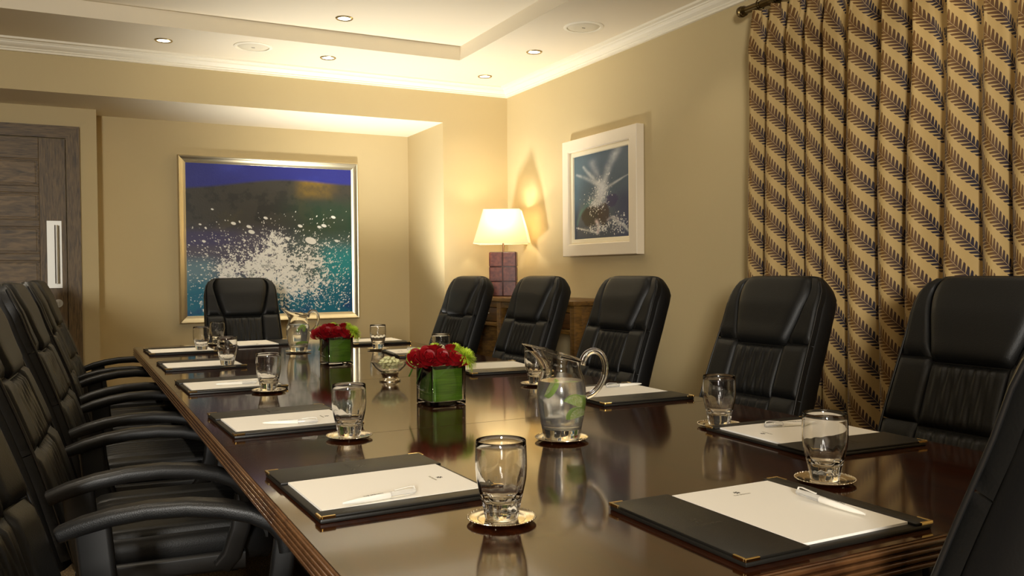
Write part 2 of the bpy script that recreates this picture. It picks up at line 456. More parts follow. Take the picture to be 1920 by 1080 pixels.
for i in range(9):
    p = MB().box(lx0 + sw + 0.016, lx1 - sw - 0.016, -0.0135, -0.006, z - ph + 0.016, z - 0.016, 0.004).build('panel', 'door_oak_panel', d1)
    b = MB()
    for a0, a1, c0, c1 in ((lx0 + sw, lx1 - sw, z - 0.010, z), (lx0 + sw, lx1 - sw, z - ph, z - ph + 0.010), (lx1 - sw - 0.010, lx1 - sw, z - ph + .01, z - .01), (lx0 + sw, lx0 + sw + 0.010, z - ph + .01, z - .01)):
        b.box(a0, a1, yf + 0.003, -0.006, c0, c1, 0.002)
    b.build('bead', 'door_oak_rail', d1)
    z -= ph
    zb = z - rh if i < 8 else 0.006
    MB().box(lx0 + sw, lx1 - sw, yf, -0.004, zb, z, 0.002).build('rail', 'door_oak_rail', d1)
    z = zb
hz0, hz1 = 1.082, 1.512
hp = MB().box(-0.195, -0.110, yf - 0.004, yf, hz0, hz1, 0.001).build('handle_plate', 'steel', d1)
b = MB(); b.cyl((-0.140, yf - 0.05, hz0 + 0.03), (-0.140, yf - 0.05, hz1 - 0.03), 0.011)
b.cyl((-0.140, yf, hz0 + 0.06), (-0.140, yf - 0.05, hz0 + 0.06), 0.007).cyl((-0.140, yf, hz1 - 0.06), (-0.140, yf - 0.05, hz1 - 0.06), 0.007)
b.build('pull_handle', 'steel', d1, smooth=40)
k = MB().cyl((-0.135, yf, 0.985), (-0.135, yf - 0.01, 0.985), 0.026).build('lock_rose', 'steel', d1, smooth=40)
MB().box(-0.142, -0.128, yf - 0.028, yf - 0.009, 0.970, 1.000, 0.003).build('thumb_turn', 'steel', k)

# ceiling fittings
def downlight(x, y, z, label, power):
    t = empty('downlight', (x, y, z))
    MB().lathe([(0.036, 0.0), (0.049, 0.0), (0.050, -0.003), (0.046, -0.006), (0.038, -0.005), (0.036, 0.0)], 32).build('bezel', 'downlight_ring', t, smooth=40)
    MB().lathe([(0, -0.002), (0.036, -0.002), (0.036, -0.0005), (0, -0.0005)], 28).build('lens', 'downlight_lens', t)
    d = bpy.data.lights.new('downlight_beam', 'SPOT'); d.energy = power; d.color = WARM; d.spot_size = math.radians(95); d.spot_blend = 0.8; d.shadow_soft_size = 0.035
    o = bpy.data.objects.new('downlight_beam', d); COL.objects.link(o); o.parent = t; o.location = (0, 0, -0.012)
    return tag(t, label, 'downlight', 'recessed ceiling downlights')
DLP = 7
downlight(0.508, 5.385, ZC, 'recessed ceiling downlight near the left edge, above the door side', DLP)
downlight(1.474, 5.375, ZC, 'recessed ceiling downlight on the border between a speaker and the corner', DLP)
downlight(2.593, 5.42, ZC, 'recessed ceiling downlight closest to the far right corner of the room', DLP)
downlight(2.584, 4.690, ZC, 'recessed ceiling downlight on the right border beside a round speaker', DLP)
downlight(1.413, 4.80, ZT, 'recessed downlight in the raised tray of the ceiling', DLP * 1.7)
for i, (x, y) in enumerate(((1.413, 3.2), (1.413, 1.6), (-0.4, 4.8), (-0.4, 3.2), (-0.4, 1.6))):
    downlight(x, y, ZT, 'recessed downlight in the tray, out of view above the table', DLP * (7.5 if x < 1 else 1.9))  # left-hand three added out of view and boosted to brighten the notepads
for i, (x, y) in enumerate(((2.584, 3.3), (2.584, 1.9), (2.584, 0.5))):
    downlight(x, y, ZC, 'recessed downlight on the right border, out of view near the curtain', DLP * 0.8)
def speaker(x, y, label):
    t = empty('ceiling_speaker', (x, y, ZC))
    MB().lathe([(0.092, 0.0), (0.112, 0.0), (0.112, -0.003), (0.104, -0.007), (0.094, -0.006), (0.092, 0.0)], 48).build('rim', 'cornice_paint', t, smooth=40)
    g = MB().lathe([(0, -0.006), (0.05, -0.006), (0.086, -0.004), (0.090, -0.0005), (0, -0.0005)], 48).build('grille', 'speaker_grille', t, smooth=40)
    MB().box(-0.010, 0.010, -0.002, 0.002, -0.0075, -0.006).build('badge', 'ink_dark', g)
    return tag(t, label, 'speaker', 'round ceiling speakers')
speaker(1.00, 5.305, 'round flush ceiling speaker on the left, between two downlights')
speaker(2.572, 4.095, 'round flush ceiling speaker on the right border above the small painting')

# ------------------------------------------------------------------ conference table
TX, TXR, TY, TYF, TZ = 0.32, 1.81, 0.87, 5.32, 0.75
TC = (TX + TXR) / 2
t = empty('conference_table', (TC, (TY + TYF) / 2, 0))
hw, hl = (TXR - TX) / 2, (TYF - TY) / 2
tag(t, 'long dark polished mahogany conference table with reeded edge', 'table')
seams = [-hl, 2.12 - (TY + TYF) / 2, 3.20 - (TY + TYF) / 2, 4.27 - (TY + TYF) / 2, hl]
for a, c2 in zip(seams, seams[1:]):
    MB().box(-hw, hw, a + (0.0006 if a > -hl else 0), c2 - (0.0006 if c2 < hl else 0), TZ - 0.02, TZ, 0.0008, 1).build('top_panel', 'table_wood', t)
prof = [(0.0, TZ - 0.0015), (0.0025, TZ - 0.003)]
zz = TZ - 0.004
for k in range(4):
    for i in range(9):
        a = PI / 2 - PI * i / 8
        prof.append((0.001 + 0.0052 * math.cos(a), zz - 0.0045 + 0.0045 * math.sin(a)))
    prof.append((-0.001, zz - 0.0094)); prof.append((-0.001, zz - 0.0104)); zz -= 0.0108
prof += [(-0.004, zz), (-0.06, zz), (-0.06, TZ - 0.021), (-0.002, TZ - 0.021)]
rows = []
for o_, z_ in prof:
    rows.append([(-hw - o_, -hl - o_, z_), (hw + o_, -hl - o_, z_), (hw + o_, hl + o_, z_), (-hw - o_, hl + o_, z_)])
MB().grid(rows, True).build('reeded_edge', 'table_edge_wood', t, smooth=50)
MB().box(-hw + 0.06, hw - 0.06, -hl + 0.06, hl - 0.06, zz, TZ - 0.0205).build('underframe', 'table_base_wood', t)
for yy in (-1.45, 0.0, 1.45):
    MB().box(-0.22, 0.22, yy - 0.22, yy + 0.22, 0.06, zz, 0.01).build('pedestal', 'table_base_wood', t)
    MB().box(-0.30, 0.30, yy - 0.30, yy + 0.30, 0.0, 0.06, 0.01).build('plinth', 'table_base_wood', t)

# ------------------------------------------------------------------ executive chairs (local: sitter faces +Y)
CZ0, CH = 0.43, 0.71
def cy_(t): return -0.205 - 0.238 * t + 0.012 * math.sin(PI * min(max(t, 0) / 0.75, 1.0)) - 0.018 * max(t - 0.85, 0) / 0.15
def bp(s, t, d):
    e = 0.01
    dy, dz = cy_(t + e) - cy_(t - e), 2 * e * CH
    L = math.hypot(dy, dz); ny, nz = dz / L, -dy / L
    return (s, cy_(t) + ny * d, CZ0 + CH * t + nz * d)
def bw(t):
    w = 0.246 - 0.026 * t
    if t > 0.88: w -= 0.050 * ((t - 0.88) / 0.12) ** 2.2
    if t < 0.12: w -= 0.02 * ((0.12 - t) / 0.12) ** 2
    return w
def patch(b, t0, t1, sl, sr, puff, nx=13, ny=13, fold=None, skirt=0.025, pw=6):
    rows = []
    for j in range(-1, ny + 2):
        bb = min(max(j, 0), ny) / ny; tt = t0 + (t1 - t0) * bb; B = 2 * bb - 1; row = []
        for i in range(-1, nx + 2):
            aa = min(max(i, 0), nx) / nx; A = 2 * aa - 1
            s_ = sl(tt) + (sr(tt) - sl(tt)) * aa
            d = puff * ((1 - abs(A) ** pw) * (1 - abs(B) ** pw)) ** 0.5 - 0.002
            if fold: d += fold(A, B, s_)
            if i in (-1, nx + 1) or j in (-1, ny + 1): d = -skirt
            row.append(bp(s_, tt, d))
        rows.append(row)
    b.grid(rows)
def make_chair():
    r = empty('executive_chair')
    # shell of the back
    ts = [0, .02, .06, .12, .2, .3, .4, .5, .6, .7, .8, .88, .93, .96, .98, .993, 1.0]
    rows = []
    for t in ts:
        th = 0.118 - 0.016 * t
        if t > 0.90: th *= 1 - 0.45 * ((t - 0.90) / 0.10) ** 2.5
        w = bw(t); row = []
        for i in range(28):
            a = 2 * PI * i / 28; c_, s_ = math.cos(a), math.sin(a)
            ss = w * math.copysign(abs(c_) ** 0.36, c_); dd = -0.05 + th / 2 * math.copysign(abs(s_) ** 0.5, s_) + 0.05 - th / 2
            row.append(bp(ss, t, dd - 0.004))
        rows.append(row)
    MB().grid(rows, True, True).build('back_shell', 'leather_side', r, smooth=50)
    hx = lambda t: bw(t) * (0.50 + 0.30 * max(min((t - 0.655) / 0.3, 1), 0) ** 0.8)
    b = MB(); patch(b, 0.655, 0.996, lambda t: -hx(t), hx, 0.026, 18, 20, pw=10); b.build('headrest', 'leather', r, smooth=60)
    ix = lambda t: hx(t) + 0.001 if t > 0.655 else bw(t) * (0.50 - 0.05 * (0.655 - t))
    ox = lambda t: bw(t) * 0.975
    for sg in (1, -1):
        for t0, t1 in ((0.672, 0.988), (0.415, 0.668), (0.03, 0.411)):
            b = MB(); patch(b, t0, t1, (lambda t: sg * ix(t)) if sg > 0 else (lambda t: -ox(t)), (lambda t: sg * ox(t)) if sg > 0 else (lambda t: -ix(t)), 0.013, 10, 12, pw=9)
            b.build('side_bolster', 'leather', r, smooth=60)
    def fold(A, B, s_):
        e = (1 - abs(A) ** 4) * (0.55 + 0.45 * (abs(B) ** 1.5))
        return e * (0.0034 * math.sin(s_ * 170 + 2.0 * B) + 0.0026 * math.sin(s_ * 310 - 3 * B + 1)) * (1 - abs(B) ** 12)
    for t0, t1 in ((0.405, 0.650), (0.03, 0.400)):
        b = MB(); patch(b, t0, t1, lambda t: -ix(t) + 0.001, lambda t: ix(t) - 0.001, 0.011, 46, 12, fold, pw=9); b.build('gathered_panel', 'leather', r, smooth=80)
    for sg in (1, -1):
        b = MB(); b.tube([bp(sg * bw(t) * 0.985, t, 0.001) for t in np.linspace(0.02, 0.965, 24)], 0.0038, 7, (0, 1, 0)); b.build('piping', 'leather_piping', r, smooth=60)
    # seat
    b = MB(); rows = []
    W_, D0, D1 = 0.255, -0.22, 0.29
    for zf, k in ((0.395, 0.93), (0.40, 0.97), (0.42, 1.0), (0.455, 1.0), (0.475, 0.985), (0.488, 0.94)):
        rows.append([(W_ * k * math.copysign(abs(math.cos(a)) ** 0.3, math.cos(a)), (D0 + D1) / 2 + (D1 - D0) / 2 * k * math.copysign(abs(math.sin(a)) ** 0.3, math.sin(a)), zf - (0.012 if math.sin(a) > 0.8 else 0)) for a in [2 * PI * i / 40 for i in range(40)]])
    b.grid(rows, True, True); b.build('seat', 'leather_side', r, smooth=60)
    def top(x0, x1, y0, y1, puff, fold=False):
        b = MB(); rows = []
        n1, n2 = (30, 16)
        for j in range(-1, n2 + 2):
            B = 2 * min(max(j, 0), n2) / n2 - 1; row = []
            for i in range(-1, n1 + 2):
                A = 2 * min(max(i, 0), n1) / n1 - 1
                z_ = 0.484 + puff * ((1 - abs(A) ** 6) * (1 - abs(B) ** 6)) ** 0.5
                x_, y_ = x0 + (x1 - x0) * (A + 1) / 2, y0 + (y1 - y0) * (B + 1) / 2
                if fold: z_ += 0.004 * math.sin(x_ * 150 + B * 2) * (1 - A ** 6) * (1 - B ** 6) * (0.4 + 0.6 * abs(B))
                z_ -= 0.025 * max(0, (y_ - 0.14) / 0.15) ** 2
                if i in (-1, n1 + 1) or j in (-1, n2 + 1): z_ -= 0.02
                row.append((x_, y_, z_))
            rows.append(row)
        b.grid(rows); b.build('seat_cushion', 'leather', r, smooth=70)
    top(-0.135, 0.135, -0.19, 0.265, 0.028, True)
    top(-0.235, -0.138, -0.19, 0.265, 0.024); top(0.138, 0.235, -0.19, 0.265, 0.024)
    # arms
    path = [(-0.255, 0.624), (-0.21, 0.640), (-0.15, 0.655), (-0.08, 0.665), (0.0, 0.667), (0.07, 0.660), (0.13, 0.646), (0.175, 0.624), (0.198, 0.594), (0.202, 0.562)]
    for sg in (1, -1):
        X = sg * 0.295
        b = MB(); b.sweep([(X, y, z) for y, z in path], rrect(0.056, 0.036, 0.014, 4), (0, 0.2, 1), True, [0.92, 1, 1, 1, 1, 1, 1, 0.98, 0.92, 0.85])
        b.build('armrest', 'arm_plastic', r, smooth=50)
        b = MB(); b.sweep([(X, 0.200, 0.587), (X, 0.188, 0.50), (X - sg * 0.005, 0.165, 0.43), (X - sg * 0.012, 0.14, 0.40)], rrect(0.030, 0.050, 0.010, 3), (0, 1, 0)); b.build('arm_post', 'black_plastic', r, smooth=50)
        b = MB(); b.sweep([(X, -0.190, 0.636), (X, -0.180, 0.53), (X - sg * 0.004, -0.165, 0.45), (X - sg * 0.012, -0.15, 0.40)], rrect(0.026, 0.072, 0.010, 3), (0, 1, 0)); b.build('arm_post', 'black_plastic', r, smooth=50)
        b = MB(); b.sweep([(X - sg * 0.016, -0.20, 0.412), (X - sg * 0.016, 0.20, 0.412)], rrect(0.022, 0.050, 0.008, 3)); b.build('side_rail', 'black_plastic', r, smooth=50)
        for yy in (-0.14, 0.13):
            MB().ball((X - sg * 0.004, yy, 0.414), 0.009, (0.6, 1, 1)).build('bolt', 'black_plastic', r, smooth=60)
    # base
    MB().box(-0.11, 0.11, -0.12, 0.14, 0.345, 0.396, 0.012).build('tilt_mechanism', 'black_plastic', r, smooth=40)
    MB().cyl((0, 0.01, 0.12), (0, 0.01, 0.35), 0.028).build('gas_column', 'black_plastic', r, smooth=40)
    for k in range(5):
        a = 2 * PI * k / 5 + 0.31; c_, s_ = math.cos(a), math.sin(a)
        b = MB(); b.sweep([(c_ * q, 0.01 + s_ * q, z) for q, z in ((0.0, 0.125), (0.1, 0.118), (0.22, 0.098), (0.29, 0.082))], rrect(0.046, 0.036, 0.012, 3), (0, 0, 1), True, [1.1, 1.0, 0.85, 0.75]); b.build('base_leg', 'chrome', r, smooth=50)
        cx, cyy = c_ * 0.28, 0.01 + s_ * 0.28
        b = MB()
        for q in (-0.014, 0.014):
            b.cyl((cx - s_ * q - s_ * 0.009, cyy + c_ * q + c_ * 0.009, 0.028), (cx - s_ * q + s_ * 0.009, cyy + c_ * q - c_ * 0.009, 0.028), 0.028, n=18)
        b.cyl((cx, cyy, 0.03), (cx, cyy, 0.082), 0.008, n=10); b.build('caster', 'black_plastic', r, smooth=40)
    return r
proto = make_chair()
ORD = ['first', 'second', 'third', 'fourth', 'fifth']
seats = []
CH_L = [1.65, 2.62, 3.52, 4.42, 5.20]
CH_R = [1.52, 2.34, 3.24, 4.07, 4.86]
XLo, XRo = TX + 0.03, TXR - 0.03
for i, y in enumerate(CH_L):
    seats.append(((0.13, 0.22, 0.27, 0.29, 0.30)[i], y, -PI / 2 - math.radians((17, 4, 4, 0, 5)[i]), 'black leather executive chair, ' + ORD[i] + ' from the camera on the left side'))
RL = ['before the curtain at the right edge of the photo', 'at the left border of the curtain', 'in front of the right end of the console table', 'in front of the console table, right of the lamp', 'left of the lamp, by the far corner']
for i, y in enumerate(CH_R):
    seats.append((XRo + (0.06, 0.08, 0.06, 0.05, -0.015)[i], y, PI / 2 + (0.0, 0.02, 0.03, 0.05, 0.06)[i], 'black leather executive chair ' + RL[i]))
seats.append((0.98, TYF + 0.03 - 0.06, PI + 0.0, 'black leather executive chair at the far end below the sea painting'))
seats.append((1.142, 0.992, 0.0, 'black leather chair at the near end, cut off by the right edge of the photo'))
for i, (x, y, rz, lab) in enumerate(seats):
    o = proto if i == 0 else copy_tree(proto)
    o.location = (x, y, 0); o.rotation_euler = (0, 0, rz)
    tag(o, lab, 'chair', 'black leather executive chairs around the table')

# ------------------------------------------------------------------ place settings
FW, FD, FT = 0.385, 0.335, 0.011
def make_folder():
    r = empty('leather_folder')
    MB().box(-FW / 2, FW / 2, -FD / 2, FD / 2, 0, FT - 0.003, 0.003).build('board', 'folder_leather', r, smooth=40)
    MB().box(-FW / 2 + 0.001, -0.070, -FD / 2 + 0.001, FD / 2 - 0.001, FT - 0.003, FT + 0.0012, 0.0015).build('left_flap', 'folder_leather', r, smooth=40)
    MB().box(0.156, FW / 2 - 0.001, -FD / 2 + 0.001, FD / 2 - 0.001, FT - 0.003, FT + 0.0012, 0.0015).build('right_strip', 'folder_leather', r, smooth=40)
    for sx in (1, -1):
        for sy in (1, -1):
            b = MB(); L = 0.026; w = 0.0032
            X, Y = sx * FW / 2, sy * FD / 2
            b.box(*sorted((X - sx * L, X + sx * 0.0012)), *sorted((Y - sy * w, Y + sy * 0.0012)), FT - 0.0035, FT + 0.0020, 0.0008, 1)
            b.box(*sorted((X - sx * w, X + sx * 0.0012)), *sorted((Y - sy * L, Y - sy * w)), FT - 0.0035, FT + 0.0020, 0.0008, 1)
            b.build('brass_corner', 'brass', r)
    e = MB()
    for k in range(6):
        a = PI / 3 * k
        e.box(0.004, 0.011, -0.0016, 0.0016, 0, 0.0004, mat=Matrix.Translation((-0.132, 0.012, FT + 0.0011)) @ Matrix.Rotation(a, 4, 'Z'))
    e.build('embossed_emblem', 'emboss', r)
    text_mesh('embossed_lettering', 'THE BREHON', 0.0105, 'emboss', r, Matrix.Translation((-0.132, -0.014, FT + 0.0013)))
    return r
PT = 0.0042
def make_pad():
    r = empty('notepad')
    MB().box(-0.112, 0.112, -0.153, 0.153, 0, PT - 0.0002, 0.0).build('sheets', 'paper', r)
    e = MB()
    for k in range(6):
        a = PI / 3 * k
        e.box(0.0015, 0.0065, -0.0013, 0.0013, 0, 0.0002, mat=Matrix.Translation((0.0, 0.112, PT - 0.0001)) @ Matrix.Rotation(a, 4, 'Z'))
    e.build('printed_emblem', 'ink_dark', r)
    text_mesh('printed_lettering', 'THE BREHON', 0.0062, 'ink', r, Matrix.Translation((0, 0.096, PT)))
    return r
def make_pen():
    r = empty('pen')
    T = Matrix.Rotation(PI / 2, 4, 'Y')
    MB().lathe([(0, -0.072), (0.0015, -0.072), (0.0026, -0.066), (0.0046, -0.045), (0.0056, -0.015), (0.0058, 0.018), (0.0056, 0.0185), (0, 0.0185)], 18, T=T).build('barrel', 'pen_white', r, smooth=50)
    MB().lathe([(0, 0.0187), (0.0060, 0.0187), (0.0062, 0.040), (0.0054, 0.066), (0.0035, 0.070), (0, 0.070)], 18, T=T).build('cap', 'pen_clear', r, smooth=50)
    MB().sweep([(0.068, 0, 0.004), (0.066, 0, 0.009), (0.058, 0, 0.0100), (0.028, 0, 0.0075)], rrect(0.004, 0.0014, 0.0005, 2), (0, 0, 1)).build('clip', 'pen_white', r, smooth=40)
    text_mesh('printed_lettering', 'THE BREHON', 0.0062, 'ink_dark', r, Matrix.Translation((-0.014, -0.0022, 0.0057)))
    return r
def make_glass():
    o = [(0, 0.0), (0.024, 0.0), (0.0275, 0.002), (0.0295, 0.012), (0.0325, 0.028), (0.0375, 0.048), (0.0412, 0.066), (0.0428, 0.084), (0.0427, 0.102), (0.0419, 0.120), (0.0414, 0.129)]
    i_ = [(0.0408, 0.1302), (0.0400, 0.129), (0.0404, 0.118), (0.0411, 0.100), (0.0410, 0.084), (0.0392, 0.067), (0.0350, 0.050), (0.0290, 0.036), (0.018, 0.029), (0, 0.027)]
    def rad(a, r, z):
        if 0.001 < z < 0.062 and r > 0.024:
            k = math.sin(PI * z / 0.062)
            return r - 0.0016 * k * abs(math.cos(5.5 * a)) ** 2 if (r, z) in oset else r
        return r
    oset = set(o)
    return MB().lathe(o + i_, 66, rad).build('water_glass', 'glass', smooth=60)
def make_coaster(R=0.056):
    r = empty('coaster')
    pr = [(0, 0.004), (R * 0.66, 0.004), (R * 0.70, 0.0044), (R * 0.74, 0.0058), (R * 0.80, 0.0052), (R * 0.86, 0.0066), (R * 0.92, 0.0060), (R, 0.0088), (R * 1.015, 0.0080), (R * 0.97, 0.0052), (R * 0.8, 0.0030), (0, 0.0026)]
    MB().lathe(pr, 48).build('plate', 'silver', r, smooth=60)
    b = MB()
    for k in range(44):
        a = 2 * PI * k / 44; b.ball((R * 1.0 * math.cos(a), R * 1.0 * math.sin(a), 0.0082), 0.0017, (1, 1, 1), 6, 4)
    b.build('beaded_rim', 'silver', r, smooth=60)
    for k in range(4):
        a = PI / 2 * k + 0.5; MB().ball((R * 0.72 * math.cos(a), R * 0.72 * math.sin(a), 0.0026), 0.0026, (1, 1, 1), 10, 6).build('ball_foot', 'silver', r, smooth=60)
    return r
F0, N0, P0, G0, C0 = make_folder(), make_pad(), make_pen(), make_glass(), make_coaster()
used = set()
def inst(o):
    if o.name in used: return copy_tree(o)
    used.add(o.name); return o
PD_L = [1.583, 2.405, 3.290, 4.085, 4.890]
PD_R = [1.525, 2.360, 3.265, 4.095, 4.640]
spots = []
for i, y in enumerate(PD_L): spots.append((0.352 + FD / 2, y, -PI / 2 + (0.03, 0.03, 0.02, 0.01, 0.01)[i], 'at the ' + ORD[i] + ' left-hand place from the camera'))
for i, y in enumerate(PD_R): spots.append((1.79 - FD / 2 - (0.02, 0.02, 0.03, 0.03, 0.05)[i], y, PI / 2 - (0.05, 0.03, 0.09, 0.10, 0.12)[i], 'at the ' + ORD[i] + ' right-hand place from the camera'))
spots[9] = (1.60, 4.90, PI / 2 - 0.05, spots[9][3])
spots.append((0.985, 5.135, PI + 0.03, 'at the far end of the table'))
spots.append((1.012, 1.064, 0.0, 'at the near end of the table'))
def at(sp, dx, dy):
    x, y, rz, _ = sp; c_, s_ = math.cos(rz), math.sin(rz)
    return x + dx * c_ - dy * s_, y + dx * s_ + dy * c_
for sp in spots:
    o = inst(F0); o.location = (sp[0], sp[1], TZ); o.rotation_euler = (0, 0, sp[2])
    tag(o, 'black leather writing folder with brass corners ' + sp[3], 'folder', 'leather writing folders on the table')
    o = inst(N0); px, py = at(sp, 0.042, 0.0); o.location = (px, py, TZ + FT - 0.003 + 0.0002); o.rotation_euler = (0, 0, sp[2])
    tag(o, 'white notepad lying in the black folder ' + sp[3], 'notepad', 'white notepads in the folders')
ZP = TZ + FT - 0.003 + PT + 0.006
for k, (px, py, ang, tilt) in {0: (0.478, 1.438, 0.15, 0.0), 1: (0.515, 2.285, -0.30, 0.0), 11: (1.124, 1.030, PI / 2 + 0.02, 0.0), 5: (1.620, 1.612, PI - 0.25, 0), 6: (1.69, 2.448, PI - 0.05, 0), 2: (0.53, 3.20, -0.1, 0), 8: (1.60, 4.14, PI - 0.4, 0)}.items():
    o = inst(P0); o.location = (px, py, ZP + 0.0003); o.rotation_euler = (0, -0.035 if k == 11 else 0.0, ang)
    if k == 11: o.location.z += 0.002
    tag(o, 'white pen with clear cap on the notepad ' + spots[k][3], 'pen', 'pens on the notepads')
GL = [(0.627, 1.262, 0), (0.614, 2.085, 1), (0.611, 3.045, 2), (0.614, 3.945, 3), (0.618, 4.81, 4), (1.512, 1.752, 5), (1.500, 2.725, 6), (1.49, 3.60, 7), (1.465, 4.42, 8), (0.765, 5.255, 10), (1.290, 1.192, 11)]
for x, y, k in GL:
    o = inst(C0); o.location = (x, y, TZ); o.rotation_euler = (0, 0, random.random() * 6)
    tag(o, 'round silver coaster under the water glass ' + spots[k][3], 'coaster', 'silver coasters under glasses')
    o = inst(G0); o.location = (x, y, TZ + 0.0042); o.rotation_euler = (0, 0, random.random() * 6)
    tag(o, 'clear cut-base water glass on silver coaster ' + spots[k][3], 'glass', 'water glasses on the table')

# ------------------------------------------------------------------ pitchers
PH = 0.205
OUT = [(0.0, 0.0), (0.040, 0.0), (0.0445, 0.003), (0.0465, 0.014), (0.0500, 0.034), (0.0555, 0.060), (0.0595, 0.086), (0.0605, 0.108), (0.0585, 0.130), (0.0535, 0.150), (0.0480, 0.165), (0.0465, 0.176), (0.0485, 0.188), (0.0525, 0.198), (0.0560, 0.205)]
IN = [(0.0535, 0.2052), (0.0500, 0.198), (0.0458, 0.188), (0.0438, 0.176), (0.0453, 0.165), (0.0508, 0.150), (0.0558, 0.130), (0.0578, 0.108), (0.0568, 0.086), (0.0527, 0.060), (0.0470, 0.036), (0.036, 0.026), (0.0, 0.024)]
def pit_pos(a, r, z):
    k = max(0.0, (z - 0.160) / 0.045)
    c_ = math.cos(a); lip = max(0.0, c_) ** 3
    rr = r + k * k * (0.040 * max(0.0, math.cos(a)) ** 5 - 0.002 * (1 - c_) / 2)
    zz = z + k * k * (0.016 * c_ + 0.010 * max(0.0, c_) ** 6)
    sy = 1.0 - 0.10 * k * max(0.0, c_) ** 2
    return (rr * c_, rr * math.sin(a) * sy, zz)
def make_pitcher():
    r = empty('water_pitcher')
    bm_ = MB(); n = 72; rows = []
    for rad_, z in OUT + IN:
        if rad_ < 1e-6: rows.append([bm_.bm.verts.new((0, 0, z))])
        else: rows.append([bm_.bm.verts.new(pit_pos(2 * PI * i / n, rad_, z)) for i in range(n)])
    for a, c2 in zip(rows, rows[1:]):
        for i in range(n):
            j = (i + 1) % n
            if len(a) == 1: bm_.bm.faces.new((a[0], c2[i], c2[j]))
            elif len(c2) == 1: bm_.bm.faces.new((a[i], a[j], c2[0]))
            else: bm_.bm.faces.new((a[i], a[j], c2[j], c2[i]))
    bm_.build('body', 'glass', r, smooth=70)
    ctl = [(-0.0500, 0.180), (-0.060, 0.203), (-0.078, 0.213), (-0.096, 0.206), (-0.106, 0.184), (-0.105, 0.155), (-0.093, 0.128), (-0.076, 0.110), (-0.0610, 0.103)]
    pts = []
    for i in range(len(ctl) - 1):
        p0, p1, p2, p3 = (Vector((*ctl[max(min(q, len(ctl) - 1), 0)], 0)) for q in (i - 1, i, i + 1, i + 2))
        for q in range(5):
            u = q / 5
            pts.append(0.5 * ((2 * p1) + (p2 - p0) * u + (2 * p0 - 5 * p1 + 4 * p2 - p3) * u * u + (3 * p1 - p0 - 3 * p2 + p3) * u ** 3))
    pts.append(Vector((*ctl[-1], 0)))
    sc = [1.0 + 0.25 * (abs(i / (len(pts) - 1) - 0.5) * 2) ** 3 for i in range(len(pts))]
    b = MB(); b.tube([(p.x, 0, p.y) for p in pts], 0.0075, 14, (0, 1, 0), True, sc); b.build('handle', 'glass', r, smooth=70)
    return r
def make_water():
    WZ = 0.142
    pr = [(0, 0.0235), (0.036, 0.0255), (0.0474, 0.0358)] + [(rr + 0.0004, z) for rr, z in IN[::-1][3:] if 0.05 < z < WZ] + [(0.0535, WZ), (0, WZ)]
    return MB().lathe(pr, 64).build('pitcher_water', 'water', smooth=70)
def make_wedge():
    r = empty('lime_wedge'); n = 14; R = 0.024; th = 0.011
    def seg(nm, r0, r1, mt):
        rows = []
        for rr, z in ((r0, -th / 2), (r1, -th / 2), (r1, th / 2), (r0, th / 2)):
            rows.append([(rr * math.cos(PI * i / n), rr * math.sin(PI * i / n), z) for i in range(n + 1)])
        b = MB(); b.grid(rows + [rows[0]]); b.build(nm, mt, r, smooth=40)
    seg('rind', R - 0.0022, R, 'lime_rind'); seg('flesh', 0.0005, R - 0.0023, 'lime_flesh')
    return r
PI0, WA0, LW0, CB0 = make_pitcher(), make_water(), make_wedge(), make_coaster(0.064)
for (x, y, rz, where, wd) in ((1.060, 1.800, math.radians(151), 'nearer glass pitcher', ((0.022, 0.012, 0.128, 0.3, 1.0, 0.6), (-0.024, -0.020, 0.085, 1.3, 0.3, 2.4), (-0.030, 0.006, 0.060, 1.5, 0.2, 0.7))),
                              (1.058, 4.500, math.radians(151), 'farther glass pitcher', ((-0.006, -0.012, 0.125, 0.4, 0.9, 0.6), (-0.026, 0.010, 0.115, 1.2, 0.2, 2.0), (-0.012, -0.012, 0.046, 0.4, 0.2, 0.1)))):
    o = inst(CB0); o.location = (x, y, TZ); tag(o, 'round silver coaster under the ' + where, 'coaster', 'silver coasters under pitchers')
    o = inst(PI0); o.location = (x, y, TZ + 0.0042); o.rotation_euler = (0, 0, rz)
    tag(o, where + ' of water with lime, spout to the left', 'pitcher', 'glass water pitchers')
    o = inst(WA0); o.location = (x, y, TZ + 0.0042); o.rotation_euler = (0, 0, rz)
    tag(o, 'water filling the ' + where, 'water', 'water in the pitchers')
    for q, (a, c2, zz_, e1, e2, e3) in enumerate(wd):
        o = inst(LW0); v = Matrix.Rotation(rz, 3, 'Z') @ Vector((a, c2, zz_)); o.location = (x + v.x, y + v.y, TZ + v.z); o.rotation_euler = (e1, e2, e3 + rz)
        tag(o, ('green lime wedge floating at the top of the ', 'pale lime wedge halfway down in the ', 'green lime wedge sunk low in the ')[q] + where, 'lime wedge', 'lime wedges in the pitchers')

